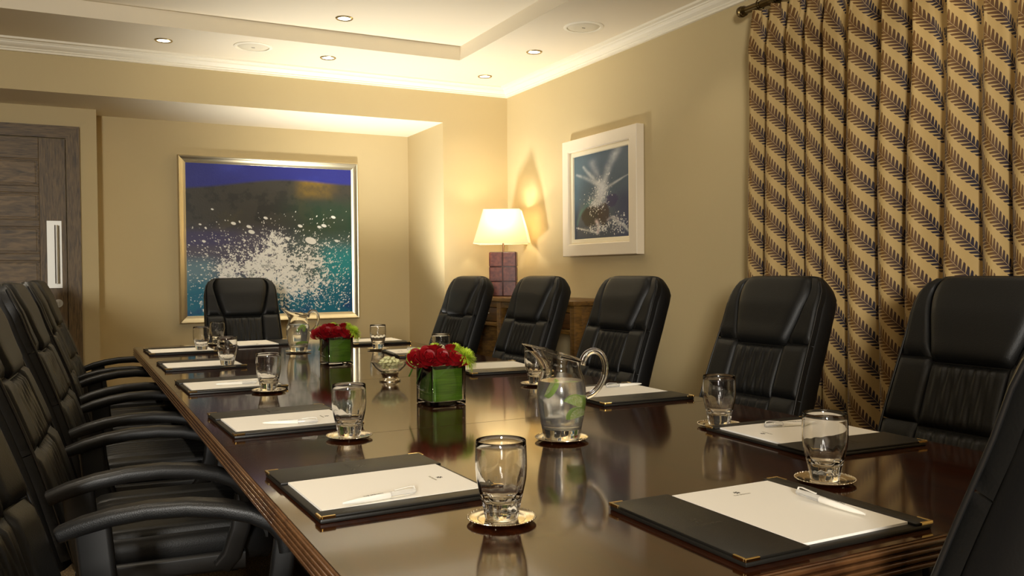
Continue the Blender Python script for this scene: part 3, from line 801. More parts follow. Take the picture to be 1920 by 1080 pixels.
# ------------------------------------------------------------------ flower vases
VS, VH = 0.0585, 0.124
def make_vase():
    r = empty('flower_vase')
    def ring(h, z, rr): return [(a, c2, z) for a, c2 in rrect(2 * h, 2 * h, rr, 4)]
    rows = [ring(VS - 0.003, 0, 0.004), ring(VS, 0.003, 0.006), ring(VS, VH - 0.002, 0.006), ring(VS - 0.0015, VH, 0.005), ring(VS - 0.0045, VH, 0.004), ring(VS - 0.0055, VH - 0.003, 0.004), ring(VS - 0.0055, 0.014, 0.004), ring(VS - 0.010, 0.011, 0.004)]
    MB().grid(rows, True, True).build('glass_cube', 'glass', r, smooth=40)
    h = VS - 0.0075
    rows = [ring(h - 0.002, 0.0145, 0.010), ring(h, 0.017, 0.010), ring(h, 0.07, 0.010), ring(h, VH - 0.012, 0.010), ring(h - 0.0015, VH - 0.012, 0.009), ring(h - 0.0015, 0.02, 0.009)]
    MB().grid(rows, True, True).build('leaf_wrap', 'leaf_lining', r, smooth=40)
    return r
pet = []
for j in range(6):
    row = []
    for i in range(7):
        A = i / 3 - 1; B = j / 5
        wv = 0.62 * (math.sin(PI * (0.18 + 0.62 * B)) ** 0.8)
        row.append((0.30 * B ** 2.5 + 0.05 - 0.34 * (A * wv) ** 2 - 0.03 * (B > 0.95) * A * A, A * wv, B - 0.10 * A * A * B))
    pet.append(row)
PETAL = None
def make_rose():
    global PETAL
    r = empty('rose')
    for k in range(19):
        if PETAL is None:
            o = MB().grid(pet).build('petal', 'petal_red', r, smooth=170); PETAL = o.data
        else:
            o = bpy.data.objects.new('petal', PETAL); COL.objects.link(o); o.parent = r
        f = k / 18
        a = k * 2.39996
        s = 0.012 + 0.017 * f
        q = 0.0015 + 0.0125 * f
        o.location = (q * math.cos(a), q * math.sin(a), -0.006 - 0.008 * f + 0.004 * (1 - f))
        o.rotation_euler = Matrix.Rotation(a, 3, 'Z').to_4x4().to_euler()
        o.rotation_euler = (Matrix.Rotation(a, 3, 'Z') @ Matrix.Rotation(-0.35 + 0.85 * f, 3, 'Y')).to_euler()
        o.scale = (s, s * 1.05, s * (1.25 - 0.25 * f))
    b = MB(); b.cyl((0, 0, -0.01), (0, 0, -0.075), 0.0022, n=8); b.build('stem', 'stem_green', r)
    return r
def make_mum():
    r = empty('chrysanthemum')
    rnd = random.Random(3); bm_ = MB()
    for k in range(260):
        f = k / 260
        th = math.acos(1 - 1.25 * f); a = k * 2.39996 + rnd.uniform(-0.2, 0.2)
        L = 0.018 + 0.018 * f + rnd.uniform(-0.002, 0.003)
        d = Vector((math.sin(th) * math.cos(a), math.sin(th) * math.sin(a), math.cos(th)))
        side = d.cross(Vector((0, 0, 1)));
        side = side.normalized() if side.length > 1e-3 else Vector((1, 0, 0))
        upv = side.cross(d).normalized(); w = 0.0017; rows = []
        for q in range(6):
            u = q / 5; tw = w * (1.0 if q < 4 else (0.9 if q == 4 else 0.35))
            curl = upv * (-(0.014 * u * u) * (0.3 + f) + 0.010 * max(0, u - 0.7) * (1 - f) * 3)
            p = d * (0.006 + L * u) + curl + side * (0.004 * math.sin(k) * u * u)
            rows.append([p - side * tw, p + upv * 0.0006, p + side * tw])
        bm_.grid(rows)
    o = bm_.build('florets', 'mum_green', r, smooth=170, normals=False); o['kind'] = 'stuff'
    MB().ball((0, 0, 0), 0.009, (1, 1, 0.8)).build('flower_heart', 'mum_green', r, smooth=60)
    b = MB(); b.cyl((0, 0, -0.006), (0, 0, -0.08), 0.0025, n=8); b.build('stem', 'stem_green', r)
    return r
V0, R0, M0 = make_vase(), make_rose(), make_mum()
RG, CD = Vector((0.905, -0.425, 0)), Vector((-0.40, -0.917, 0))
ROSES = [(-0.040, 0.030, 0.016, 1.45, 'large red rose at the front of the '), (-0.076, 0.012, 0.010, 1.2, 'red rose at the left end of the '), (0.006, 0.030, 0.018, 1.22, 'red rose in the middle of the '),
         (0.046, 0.028, 0.014, 1.25, 'red rose beside the green flower in the '), (-0.026, -0.010, 0.040, 1.1, 'red rose at the top of the '), (0.028, -0.026, 0.046, 0.7, 'small red rose at the back of the ')]
MUMS = [(0.074, -0.004, 0.018, 1.18, (0.1, 0.55), 'big green chrysanthemum hanging on the right of the '), (-0.078, -0.020, 0.026, 0.85, (0.0, -0.45), 'green chrysanthemum on the left of the '),
        (-0.020, -0.050, 0.036, 0.95, (-0.2, 0), 'green chrysanthemum behind the roses of the '), (0.044, -0.048, 0.036, 0.9, (-0.2, 0.2), 'green chrysanthemum at the back right of the ')]
for vi, (x, y, rz, where) in enumerate(((1.028, 2.487, 0.07, 'nearer bouquet'), (1.068, 3.815, 0.10, 'farther bouquet'))):
    o = inst(V0); o.location = (x, y, TZ); o.rotation_euler = (0, 0, rz)
    tag(o, 'square glass vase lined with green leaf holding the ' + where, 'vase', 'square glass vases with flowers')
    rnd = random.Random(11 + vi)
    for dx, dn, dz, sc, lab in ROSES:
        o = inst(R0); p = Vector((x, y, TZ + VH + 0.004 + dz)) + RG * dx + CD * dn
        o.location = p; o.scale = (sc,) * 3
        o.rotation_euler = (0.62 + rnd.uniform(-0.1, 0.15), dx * 5 - 0.15, rnd.uniform(0, 1)) if dn > 0 else (rnd.uniform(-0.1, 0.2), dx * 5, rnd.uniform(0, 6))
        tag(o, lab + where, 'rose', 'red roses in the vases')
    for dx, dn, dz, sc, (rx, ry), lab in MUMS:
        o = inst(M0); p = Vector((x, y, TZ + VH + 0.002 + dz)) + RG * dx + CD * dn
        o.location = p; o.scale = (sc,) * 3; o.rotation_euler = (rx, ry, rnd.uniform(0, 1))
        tag(o, lab + where, 'chrysanthemum', 'green chrysanthemums in the vases')

# ------------------------------------------------------------------ bowl of mints
bx_, by_ = 1.075, 3.105
r = empty('candy_bowl', (bx_, by_, TZ)); tag(r, 'small footed bowl heaped with pale mints between the vases', 'bowl')
MB().lathe([(0, 0.003), (0.033, 0.003), (0.037, 0.0), (0.040, 0.0), (0.040, 0.005), (0.036, 0.009), (0.031, 0.013), (0.030, 0.022), (0.034, 0.030), (0.036, 0.033), (0, 0.033)], 40).build('foot', 'silver', r, smooth=50)
MB().lathe([(0, 0.0335), (0.034, 0.034), (0.046, 0.044), (0.058, 0.056), (0.066, 0.068), (0.071, 0.075), (0.070, 0.076), (0.064, 0.069), (0.056, 0.058), (0.044, 0.047), (0.032, 0.038), (0, 0.037)], 48,
           lambda a, q, z: q * (1 + (0.018 * math.cos(12 * a) if z > 0.067 else 0))).build('bowl', 'glass', r, smooth=60)
rnd = random.Random(5)
mint = None
k = 0
for layer, (zz_, rr, cnt) in enumerate(((0.053, 0.026, 8), (0.066, 0.043, 15), (0.077, 0.031, 11), (0.086, 0.015, 5))):
    for i in range(cnt):
        a = 2 * PI * i / cnt + layer * 0.5; q = rr * rnd.uniform(0.85, 1.05)
        if mint is None:
            o = MB().ball((0, 0, 0), 0.0085, (1.25, 0.85, 0.65), 10, 7).build('mint', 'mint_shell', smooth=80); mint = o
        else:
            o = mint.copy(); COL.objects.link(o)
        o.location = (bx_ + q * math.cos(a), by_ + q * math.sin(a), TZ + zz_ + rnd.uniform(-0.002, 0.003))
        o.rotation_euler = (rnd.uniform(-0.6, 0.6), rnd.uniform(-0.6, 0.6), rnd.uniform(0, 6))
        tag(o, 'pale mint heaped in the small footed bowl', 'mint', 'mints in the footed bowl')

# ------------------------------------------------------------------ console table and lamp
KX0, KX1, KY0, KY1, KZ = 2.52, XR - 0.02, 4.13, 5.50, 0.992
r = empty('console_table', ((KX0 + KX1) / 2, (KY0 + KY1) / 2, 0)); tag(r, 'brown wooden console table with drawers against the right wall', 'console table')
ox, oy = (KX0 + KX1) / 2, (KY0 + KY1) / 2
def kb(nm, x0, x1, y0, y1, z0, z1, mt='console_wood', parent=None, bev=0.003):
    return MB().box(x0 - ox, x1 - ox, y0 - oy, y1 - oy, z0, z1, bev).build(nm, mt, parent or r, smooth=35)
kb('top', KX0 - 0.012, KX1, KY0 - 0.012, KY1 + 0.012, KZ - 0.026, KZ)
lg = 0.05
for yy in (KY0, 4.50, 5.07, KY1 - lg):
    kb('leg', KX0, KX0 + lg, yy, yy + lg, 0, KZ - 0.027); kb('leg', KX1 - lg, KX1, yy, yy + lg, 0, KZ - 0.027)
kb('back_panel', KX1 - 0.02, KX1 - 0.006, KY0 + lg + 0.001, KY1 - lg - 0.001, 0.80, KZ - 0.028)
for yy in (KY0 + 0.008, KY1 - 0.030):
    kb('side_panel', KX0 + lg + 0.001, KX1 - lg - 0.001, yy, yy + 0.022, 0.46, KZ - 0.028)
for y0, y1 in ((KY0 + lg, 4.50), (5.07 + lg, KY1 - lg)):
    kb('rail', KX0 + 0.006, KX0 + 0.028, y0 + .001, y1 - .001, 0.926, KZ - 0.028)
    kb('rail', KX0 + 0.006, KX0 + 0.028, y0 + .001, y1 - .001, 0.800, 0.826)
    d = kb('drawer', KX0 + 0.010, KX1 - 0.06, y0 + 0.004, y1 - 0.004, 0.830, 0.922, 'drawer_wood')
    ym = (y0 + y1) / 2 - oy; xf = KX0 + 0.010 - ox
    MB().tube([(xf, ym - 0.035, 0.884), (xf - 0.014, ym - 0.030, 0.881), (xf - 0.018, ym, 0.877), (xf - 0.014, ym + 0.030, 0.881), (xf, ym + 0.035, 0.884)], 0.004, 8).build('drawer_handle', 'steel', d, smooth=60)
kb('rail', KX0 + 0.006, KX0 + 0.028, 4.50 + lg + .001, 5.07 - .001, 0.926, KZ - 0.028)

LX, LY = 2.712, 5.395
th = math.radians(33)
r = empty('table_lamp', (LX, LY, KZ), -th); tag(r, 'table lamp with cream pyramid shade and brown leather block base', 'lamp')
bw_, bd_, bh_ = 0.186, 0.085, 0.310
MB().box(-bw_ / 2, bw_ / 2, -bd_ / 2, bd_ / 2, 0.0, bh_, 0.004).build('base_core', 'lamp_seam', r, smooth=35)
for i in range(2):
    for j in range(3):
        x0, x1 = -bw_ / 2 + i * bw_ / 2 + 0.004, -bw_ / 2 + (i + 1) * bw_ / 2 - 0.004
        z0, z1 = j * bh_ / 3 + 0.004, (j + 1) * bh_ / 3 - 0.004
        for s_ in (-1, 1):
            MB().box(x0, x1, *sorted((s_ * (bd_ / 2 - 0.002), s_ * (bd_ / 2 + 0.004))), z0, z1, 0.0015, 1).build('leather_tile', 'lamp_leather', r)
for s_ in (-1, 1):
    for j in range(3):
        MB().box(*sorted((s_ * (bw_ / 2 - 0.002), s_ * (bw_ / 2 + 0.004))), -bd_ / 2 + 0.006, bd_ / 2 - 0.006, j * bh_ / 3 + 0.004, (j + 1) * bh_ / 3 - 0.004, 0.0015, 1).build('leather_tile', 'lamp_leather', r)
MB().cyl((0, 0, bh_), (0, 0, 0.47), 0.006).build('stem', 'lamp_stem', r, smooth=40)
MB().lathe([(0, 0.44), (0.015, 0.44), (0.017, 0.47), (0.010, 0.48), (0, 0.48)], 16).build('bulb_holder', 'lamp_stem', r, smooth=40)
MB().ball((0, 0, 0.505), 0.026).build('bulb', 'bulb', r, smooth=80)
sb, st_, z0, z1 = 0.190, 0.125, 0.368, 0.604
def ringq(h, z): return [(-h, -h * 0.80, z), (h, -h * 0.80, z), (h, h * 0.80, z), (-h, h * 0.80, z)]
MB().grid([ringq(sb, z0), ringq(st_, z1)], True).build('shade', 'shade_cloth', r)
b = MB()
for h, z in ((sb, z0), (st_, z1)):
    q = [Vector(p) for p in ringq(h, z)]
    for i in range(4): b.cyl(q[i], q[(i + 1) % 4], 0.0022, n=6)
q0, q1 = ringq(sb, z0), ringq(st_, z1)
for i in range(4): b.cyl(q0[i], q1[i], 0.0018, n=6)
b.build('shade_binding', 'mount_cream', r)
b = MB(); b.cyl((-st_, 0, z1 - 0.012), (st_, 0, z1 - 0.012), 0.0016, n=6).cyl((0, 0, 0.53), (0, 0, z1 - 0.012), 0.002, n=6)
b.build('shade_carrier', 'lamp_stem', r)
ld = bpy.data.lights.new('bulb_light', 'POINT'); ld.energy = 4.6; ld.color = (1.0, 0.84, 0.58); ld.shadow_soft_size = 0.03
lo = bpy.data.objects.new('bulb_light', ld); COL.objects.link(lo); lo.parent = r; lo.location = (0, 0, 0.54)

# ------------------------------------------------------------------ paintings
def vnoise(shape, cells, seed):
    rs = np.random.RandomState(seed); gx, gy = cells
    g = rs.rand(gy + 2, gx + 2)
    ys = np.linspace(0, gy, shape[0]); xs = np.linspace(0, gx, shape[1])
    yi, xi = np.floor(ys).astype(int), np.floor(xs).astype(int)
    fy, fx = ys - yi, xs - xi; fy = fy * fy * (3 - 2 * fy); fx = fx * fx * (3 - 2 * fx)
    a = g[yi][:, xi]; b_ = g[yi][:, xi + 1]; c_ = g[yi + 1][:, xi]; d_ = g[yi + 1][:, xi + 1]
    FX = fx[None, :]; FY = fy[:, None]
    return a * (1 - FX) * (1 - FY) + b_ * FX * (1 - FY) + c_ * (1 - FX) * FY + d_ * FX * FY
def fbm(shape, cells, seed, octv=5, gain=0.55):
    s = 0; am = 1; tot = 0
    for k in range(octv):
        s = s + am * vnoise(shape, (cells[0] * 2 ** k, cells[1] * 2 ** k), seed + k); tot += am; am *= gain
    return s / tot
def sst(a, b_, x):
    t_ = np.clip((x - a) / (b_ - a), 0, 1); return t_ * t_ * (3 - 2 * t_)
def lay(img, col, m_):
    return img * (1 - m_[..., None]) + np.array(col)[None, None, :] * m_[..., None]
def dots(img, pts, col, shape, asp):
    H_, W_ = shape
    for u, v, r_, dx, dy in pts:
        x0, x1 = int((u - 3 * r_) * W_), int((u + 3 * r_) * W_) + 2; y0, y1 = int((v - 3 * r_ * asp) * H_), int((v + 3 * r_ * asp) * H_) + 2
        x0, y0 = max(x0, 0), max(y0, 0); x1, y1 = min(x1, W_), min(y1, H_)
        if x1 <= x0 or y1 <= y0: continue
        yy, xx = np.mgrid[y0:y1, x0:x1]
        a = (xx / W_ - u); c_ = (yy / H_ - v) / asp
        al = a * dx + c_ * dy; pe = -a * dy + c_ * dx
        d_ = np.sqrt((al / 1.7) ** 2 + pe ** 2)
        m_ = np.clip((r_ - d_) * W_ + 0.5, 0, 1)[..., None]
        img[y0:y1, x0:x1] = img[y0:y1, x0:x1] * (1 - m_) + np.array(col) * m_
    return img
def sea_image(H_, W_):
    v, u = np.mgrid[0:H_, 0:W_]; u = u / (W_ - 1); v = v / (H_ - 1); sh = (H_, W_)
    n1 = fbm(sh, (4, 4), 1); n2 = fbm(sh, (14, 14), 20); n3 = fbm(sh, (40, 40), 40, 4, 0.7); n4 = fbm(sh, (90, 90), 60, 3, 0.8)
    img = np.zeros((H_, W_, 3)) + np.array(srgb(44, 50, 140))
    img = lay(img, srgb(52, 62, 160), sst(0.4, 0.7, n1) * (v < 0.2))
    hill = 0.165 - 0.075 * np.sin(np.clip(u / 0.75, 0, 1) * PI / 2) + 0.006 * np.sin(u * 9) + 0.012 * np.clip((u - 0.75) / .25, 0, 1)
    hm = sst(-0.012, 0.014, v - hill)
    base = np.zeros_like(img) + np.array(srgb(64, 62, 56))
    base = lay(base, srgb(78, 74, 50), sst(0.45, 0.62, n1) * 0.8)
    base = lay(base, srgb(34, 36, 36), sst(0.50, 0.65, n2) * 0.6)
    base = lay(base, srgb(40, 72, 52), sst(0.45, 0.85, u) * sst(0.15, 0.30, v) * (0.5 + n2 * 0.5))
    base = lay(base, srgb(136, 110, 44), sst(0.62, 0.70, u) * (1 - sst(0.80, 0.95, u)) * (1 - sst(0.16, 0.24, v)) * np.clip(n2 * 1.7 - 0.2, 0, 1))
    base = lay(base, srgb(96, 92, 116), sst(0.36, 0.52, v) * (1 - sst(0.45, 0.75, u)) * 0.75)
    base = lay(base, srgb(60, 56, 110), sst(0.42, 0.47, v) * (1 - sst(0.52, 0.56, v)) * (1 - sst(0.15, 0.40, u)) * 0.6)
    base = lay(base, srgb(100, 118, 118), sst(0.40, 0.55, v) * sst(0.4, 0.7, u) * 0.6)
    base = lay(base, srgb(40, 150, 160), sst(0.48, 0.62, v + 0.1 * (n1 - .5)) * sst(0.72, 0.88, u))
    base = lay(base, srgb(110, 150, 165), sst(0.58, 0.68, v) * (1 - sst(0.10, 0.24, u)) * 0.8)
    base = lay(base, srgb(20, 112, 140), sst(0.70, 0.86, v + 0.12 * (n2 - .5)))
    base = lay(base, srgb(16, 74, 130), sst(0.80, 1.0, v) * sst(0.5, 0.7, n2) * 0.7 + sst(0.88, 1, u) * sst(0.7, 0.9, v) * 0.5)
    img = img * (1 - hm[..., None]) + base * hm[..., None]
    def blob(cu_, cv_, su, sv): return np.exp(-(((u - cu_) / su) ** 2 + ((v - cv_) / sv) ** 2))
    den = 1.1 * blob(.50, .66, .16, .16) + 0.9 * blob(.76, .63, .11, .13) + 0.8 * blob(.22, .70, .07, .12) + .7 * blob(.40, .72, .20, .08) + .6 * blob(.72, .80, .22, .07) + .6 * blob(.62, .86, .16, .10) + .45 * blob(.08, .88, .08, .08) + .5 * blob(.52, .50, .08, .12)
    m_ = sst(0.60, 0.74, np.clip(den, 0, 1.15) * 0.42 + 0.72 * n3 + 0.75 * (n4 - 0.5) + 0.25 * (n2 - .5) - 0.06) * sst(0.36, 0.46, v)
    img = lay(img, srgb(255, 255, 250), m_ * 0.97)
    dk = sst(0.60, 0.70, fbm(sh, (34, 34), 80, 4, .75)) * np.clip(den, 0, 1) * sst(.55, .75, v)
    img = lay(img, srgb(82, 96, 96), dk * 0.75)
    rs = np.random.RandomState(4); P = []
    for _ in range(2600):
        cu_, cv_ = ((.5, .6), (.76, .6), (.22, .65), (.9, .85), (.62, .85), (.4, .72))[rs.randint(6)]
        uu, vv = rs.normal(cu_, .15), rs.normal(cv_, .11)
        if vv < .30 or vv > .985 or uu < .01 or uu > .985: continue
        an = math.atan2(vv - .75, uu - .5) if uu < .8 else rs.uniform(2.0, 2.5); P.append((uu, vv, abs(rs.normal(0, .0014)) + .0008, math.cos(an), math.sin(an)))
    for _ in range(40):
        P.append((rs.uniform(.8, .99), rs.uniform(.28, .98), .0016, -.55, .83))
    for uu, vv, rr in ((.27, .39, .009), (.36, .41, .009), (.375, .445, .012), (.88, .335, .009), (.79, .405, .008), (.82, .395, .010), (.67, .40, .009), (.46, .35, .008), (.735, .50, .022), (.90, .50, .008), (.59, .485, .010), (.10, .51, .007), (.15, .30, .005), (.08, .40, .005)):
        P.append((uu, vv, rr, 1, 0.3))
    return np.clip(dots(img, P, srgb(252, 252, 246), sh, W_ / H_), 0, 1)
def abstract_image(H_, W_):
    v, u = np.mgrid[0:H_, 0:W_]; u = u / (W_ - 1); v = v / (H_ - 1); sh = (H_, W_)
    n1 = fbm(sh, (3, 4), 101); n2 = fbm(sh, (12, 16), 120); n3 = fbm(sh, (30, 40), 140, 4, .7)
    img = np.zeros((H_, W_, 3)) + np.array(srgb(72, 92, 110))
    img = lay(img, srgb(50, 62, 80), sst(.5, .95, v) * .9)
    img = lay(img, srgb(96, 122, 132), (1 - sst(.1, .5, u)) * (1 - sst(.5, .75, v)) * n1)
    img = lay(img, srgb(54, 66, 96), sst(.6, .9, u) * sst(.4, .6, v))
    def wisp(x0, y0, x1, y1, x2, y2, w0, w1, col, al):
        nonlocal img
        best = np.full(sh, 9.0)
        for q in np.linspace(0, 1, 40):
            px = (1 - q) ** 2 * x0 + 2 * q * (1 - q) * x1 + q * q * x2; py = (1 - q) ** 2 * y0 + 2 * q * (1 - q) * y1 + q * q * y2
            best = np.minimum(best, np.hypot(u - px, (v - py) * 1.35) / (w0 + (w1 - w0) * q))
        img = lay(img, col, np.exp(-best ** 2 * 1.2) * al * np.clip(0.15 + 1.1 * n2, 0, 1))
    wh = srgb(222, 224, 222)
    wisp(.18, .14, .30, .26, .52, .40, .02, .05, wh, .8); wisp(.05, .22, .25, .28, .50, .40, .02, .04, wh, .7)
    wisp(.82, .0, .62, .18, .56, .38, .07, .05, srgb(196, 200, 204), .9); wisp(.36, .12, .42, .25, .54, .38, .07, .04, srgb(170, 176, 184), .7)
    wisp(.98, .32, .75, .38, .56, .45, .01, .03, wh, .6); wisp(.55, .36, .52, .45, .40, .60, .06, .10, wh, .9); wisp(.52, .44, .52, .55, .55, .62, .10, .04, srgb(200, 205, 212), .9)
    ms = sst(.42, .62, np.exp(-(((u - .33) / .24) ** 2 + ((v - .74) / .15) ** 2)) + .35 * (n2 - .5)); img = lay(img, srgb(40, 38, 36), ms)
    ms = sst(.42, .62, np.exp(-(((u - .55) / .13) ** 2 + ((v - .72) / .16) ** 2)) + .35 * (n2 - .5)); img = lay(img, srgb(58, 44, 40), ms * .9)
    ms = sst(.40, .62, np.exp(-(((u - .70) / .12) ** 2 + ((v - .58) / .09) ** 2)) + .5 * (n3 - .5)); img = lay(img, srgb(46, 40, 90), ms * .8)
    wisp(.05, .82, .12, .62, .33, .56, .02, .04, srgb(70, 128, 122), .9); wisp(.04, .86, .25, .90, .45, .94, .012, .02, wh, .9); wisp(.42, .80, .48, .86, .44, .93, .03, .03, srgb(226, 205, 205), 1)
    wisp(.70, .78, .85, .84, .98, .94, .02, .02, wh, .9); wisp(.62, .80, .72, .74, .80, .80, .02, .02, srgb(206, 196, 204), .7)
    rs = np.random.RandomState(9); P = []
    for _ in range(700):
        q = rs.randint(4); cu_, cv_, s1, s2 = ((.52, .45, .09, .09), (.42, .58, .10, .06), (.82, .86, .09, .05), (.45, .88, .12, .03))[q]
        an = rs.uniform(0, PI); P.append((rs.normal(cu_, s1), rs.normal(cv_, s2), abs(rs.normal(0, .0028)) + .0014, math.cos(an), math.sin(an)))
    P = [p for p in P if .02 < p[0] < .98 and .02 < p[1] < .98]
    return np.clip(dots(img, P, wh, sh, W_ / H_), 0, 1)
def canvas(nm, img, w, h, T, material, parent):
    H_, W_ = img.shape[:2]
    xs = np.linspace(-w / 2, w / 2, W_); zs = np.linspace(h / 2, -h / 2, H_)
    co = np.zeros((H_, W_, 3)); co[..., 0] = xs[None, :]; co[..., 2] = zs[:, None]
    idx = np.arange(H_ * W_).reshape(H_, W_)
    q = np.stack([idx[1:, :-1], idx[1:, 1:], idx[:-1, 1:], idx[:-1, :-1]], -1).reshape(-1, 4)
    me = bpy.data.meshes.new(nm); me.vertices.add(H_ * W_); me.vertices.foreach_set('co', co.reshape(-1))
    me.loops.add(q.size); me.loops.foreach_set('vertex_index', q.reshape(-1).astype(np.int32))
    me.polygons.add(len(q)); me.polygons.foreach_set('loop_start', np.arange(0, q.size, 4, dtype=np.int32)); me.polygons.foreach_set('loop_total', np.full(len(q), 4, np.int32))
    me.update(calc_edges=True)
    ca = me.color_attributes.new('paint', 'FLOAT_COLOR', 'POINT')
    rgba = np.ones((H_ * W_, 4), np.float32); rgba[:, :3] = img.reshape(-1, 3)
    ca.data.foreach_set('color', rgba.reshape(-1)); me.transform(T)
    return link(nm, me, material, parent)
def framed(r, w, h, prof, name, material):
    """mitred frame: prof = list of (inset from outer edge, forward), local -Y is forward"""
    for k in range(4):
        rows = []
        c4 = [(-w / 2, -h / 2), (w / 2, -h / 2), (w / 2, h / 2), (-w / 2, h / 2)]
        for (cx, cz) in (c4[k], c4[(k + 1) % 4]):
            sx, sz = (1 if cx > 0 else -1), (1 if cz > 0 else -1)
            rows.append([(cx - sx * a, -f, cz - sz * a) for a, f in prof])
        MB().grid(rows, True, True).build(name, material, r, smooth=30)
PX0, PX1, PZ0, PZ1 = 0.684, 1.985, 0.815, 2.005
r = empty('sea_painting', ((PX0 + PX1) / 2, YA - 0.002, (PZ0 + PZ1) / 2), math.radians(0.0)); tag(r, 'large framed painting of a white wave splash over teal sea', 'painting')
pw_, ph_ = PX1 - PX0, PZ1 - PZ0
framed(r, pw_, ph_, [(0, 0), (0, 0.040), (0.006, 0.046), (0.012, 0.044), (0.016, 0.040), (0.040, 0.030), (0.048, 0.028), (0.052, 0.026), (0.052, 0.0)], 'frame_bar', 'frame_silver')
canvas('painted_canvas', sea_image(480, 520), pw_ - 0.10, ph_ - 0.10, Matrix.Translation((0, -0.024, 0)), 'sea_paint', r)
MB().box(-pw_ / 2 + 0.052, pw_ / 2 - 0.052, -0.020, -0.002, -ph_ / 2 + 0.052, ph_ / 2 - 0.052).build('stretcher', 'mount_cream', r)
QY0, QY1, QZ0, QZ1 = 4.020, 4.846, 1.258, 2.000
r = empty('abstract_painting', (XR - 0.002, (QY0 + QY1) / 2, (QZ0 + QZ1) / 2), -PI / 2); tag(r, 'white framed blue-grey abstract painting on the right wall beside the lamp', 'painting')
pw_, ph_ = QY1 - QY0, QZ1 - QZ0
framed(r, pw_, ph_, [(0, 0.004), (0, 0.052), (0.004, 0.056), (0.072, 0.056), (0.078, 0.050), (0.078, 0.004)], 'frame_bar', 'frame_white')
framed(r, pw_ - 0.156, ph_ - 0.156, [(0, 0.006), (0, 0.034), (0.006, 0.038), (0.026, 0.038), (0.030, 0.030), (0.030, 0.006)], 'inner_slip', 'mount_cream')
canvas('painted_canvas', abstract_image(300, 330), pw_ - 0.214, ph_ - 0.214, Matrix.Translation((0, -0.028, 0)), 'abstract_paint', r)
MB().box(-pw_ / 2 + 0.108, pw_ / 2 - 0.108, -0.024, -0.006, -ph_ / 2 + 0.108, ph_ / 2 - 0.108).build('stretcher', 'mount_cream', r)
MB().box(-pw_ / 2 + 0.02, pw_ / 2 - 0.02, -0.004, 0, -ph_ / 2 + 0.02, ph_ / 2 - 0.02).build('backing_board', 'socket_dark', r)

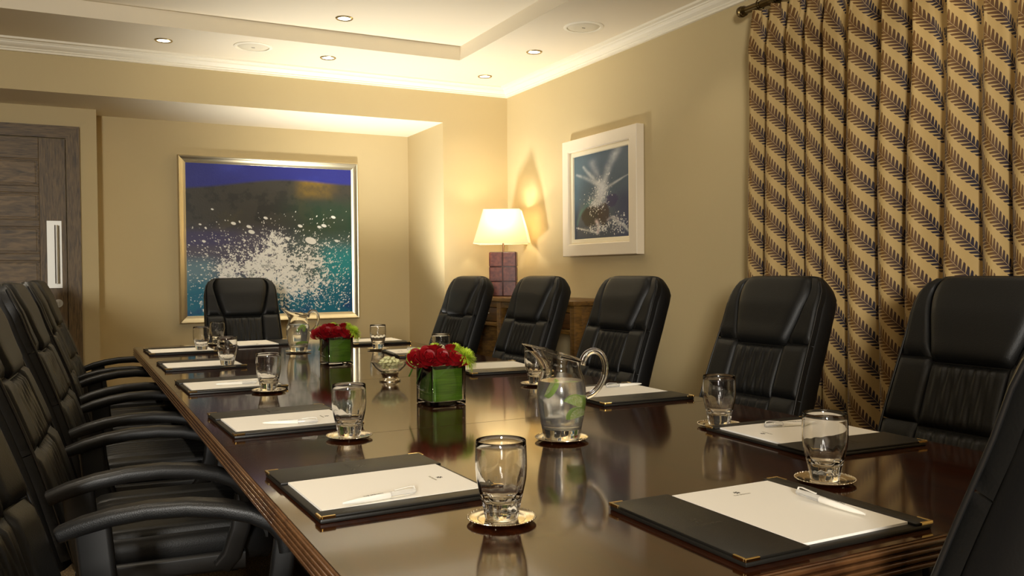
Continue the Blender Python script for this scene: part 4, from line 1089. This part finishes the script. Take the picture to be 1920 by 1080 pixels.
# ------------------------------------------------------------------ curtain
folds = [3.045, 2.940, 2.816, 2.710, 2.602, 2.512, 2.342, 2.199, 2.074, 1.925, 1.800, 1.68]
while folds[-1] > 0.2: folds.append(folds[-1] - random.uniform(0.11, 0.14))
CX = 2.845; ZTOP, ZPIN, ZBOT = 2.345, 2.165, 0.02
r = empty('curtain', (CX, 1.6, 0)); tag(r, 'floor-length beige curtain printed with dark fern leaves, pinch pleated', 'curtain')
NS = 18
zl = list(np.linspace(ZBOT, 1.9, 34)) + list(np.linspace(1.9, ZTOP, 26))[1:]
vs, fs, uv = [], [], []
cols = (len(folds) - 1) * NS + 1
amp_r = [random.uniform(0.8, 1.15) for _ in folds]
for z in zl:
    for k in range(cols):
        i = min(k // NS, len(folds) - 2); p = (k - i * NS) / NS
        y0, y1 = folds[i], folds[i + 1]
        open_ = min(max((ZPIN - z) / 0.55, 0), 1); open_ = open_ ** 0.9
        head = min(max((z - ZPIN) / (ZTOP - ZPIN), 0), 1)
        pin = math.exp(-((z - ZPIN) / 0.075) ** 2)
        ph_ = p
        lo = 0.5 - 0.5 * math.cos(2 * PI * ph_)
        rounded = lo ** 0.75 * (0.085 + 0.012 * math.sin(z * 1.3 + i)) * amp_r[i]
        skew = 0.30 * math.sin(2 * PI * ph_) * (0.5 + 0.5 * math.sin(i * 2.1)) * 0.25
        peak = max(0.0, 1 - abs(ph_ - 0.5) / 0.22)
        pinched = 0.085 * max(0.0, 1 - abs(ph_ - 0.5) / 0.26) ** 0.8
        fan = 0.028 * max(0.0, 1 - abs(ph_ - 0.5) / 0.34) ** 0.5 * (1 + 0.9 * math.cos(7 * PI * (ph_ - 0.5))) + 0.006
        d = rounded * open_ + (1 - open_) * (pinched * (1 - head) + fan * head)
        squeeze = 0.92 * pin * math.sin(2 * PI * ph_) / (2 * PI)
        yy = y0 + (y1 - y0) * (ph_ - skew * open_ + squeeze)
        yy += 0.006 * math.sin(z * 2.2 + i * 1.7) * open_
        vs.append((-d, yy - 1.6, z)); uv.append(((i + ph_) * CU, z))
for j in range(len(zl) - 1):
    for k in range(cols - 1):
        a = j * cols + k; fs.append((a, a + 1, a + 1 + cols, a + cols))
me = bpy.data.meshes.new('cloth'); me.from_pydata(vs, [], fs); me.update()
ul = me.uv_layers.new(name='cloth')
li = np.zeros(len(me.loops), np.int32); me.loops.foreach_get('vertex_index', li)
ul.data.foreach_set('uv', np.array(uv, np.float32)[li].reshape(-1))
link('cloth', me, 'curtain_cloth', r, smooth=170)
ROD_X, ROD_Z = 2.825, 2.372
r = empty('curtain_rod', (ROD_X, 3.09, ROD_Z)); tag(r, 'dark bronze curtain rod with ringed end cap above the curtain', 'curtain rod')
T = Matrix.Rotation(PI / 2, 4, 'X')
MB().cyl((0, -0.02, 0), (0, -3.0, 0), 0.017).build('pole', 'bronze', r, smooth=40)
MB().lathe([(0, -0.030), (0.022, -0.030), (0.026, -0.024), (0.026, -0.012), (0.021, -0.008), (0.024, -0.002), (0.024, 0.004), (0.019, 0.012), (0.0175, 0.02), (0, 0.02)], 28, T=T).build('finial', 'bronze', r, smooth=40)
for yy in folds[:-1]:
    ym = yy - 0.06
    b = MB(); b.tube([(0.0245 * math.cos(a), ym - 3.09, 0.0245 * math.sin(a)) for a in np.linspace(0, 2 * PI, 21)], 0.0032, 6, (0, 1, 0), False); b.build('ring', 'bronze', r, smooth=60)
b = MB(); b.box(0.0, XR - ROD_X, -0.16, -0.14, -0.012, 0.012); b.build('bracket', 'bronze', r)
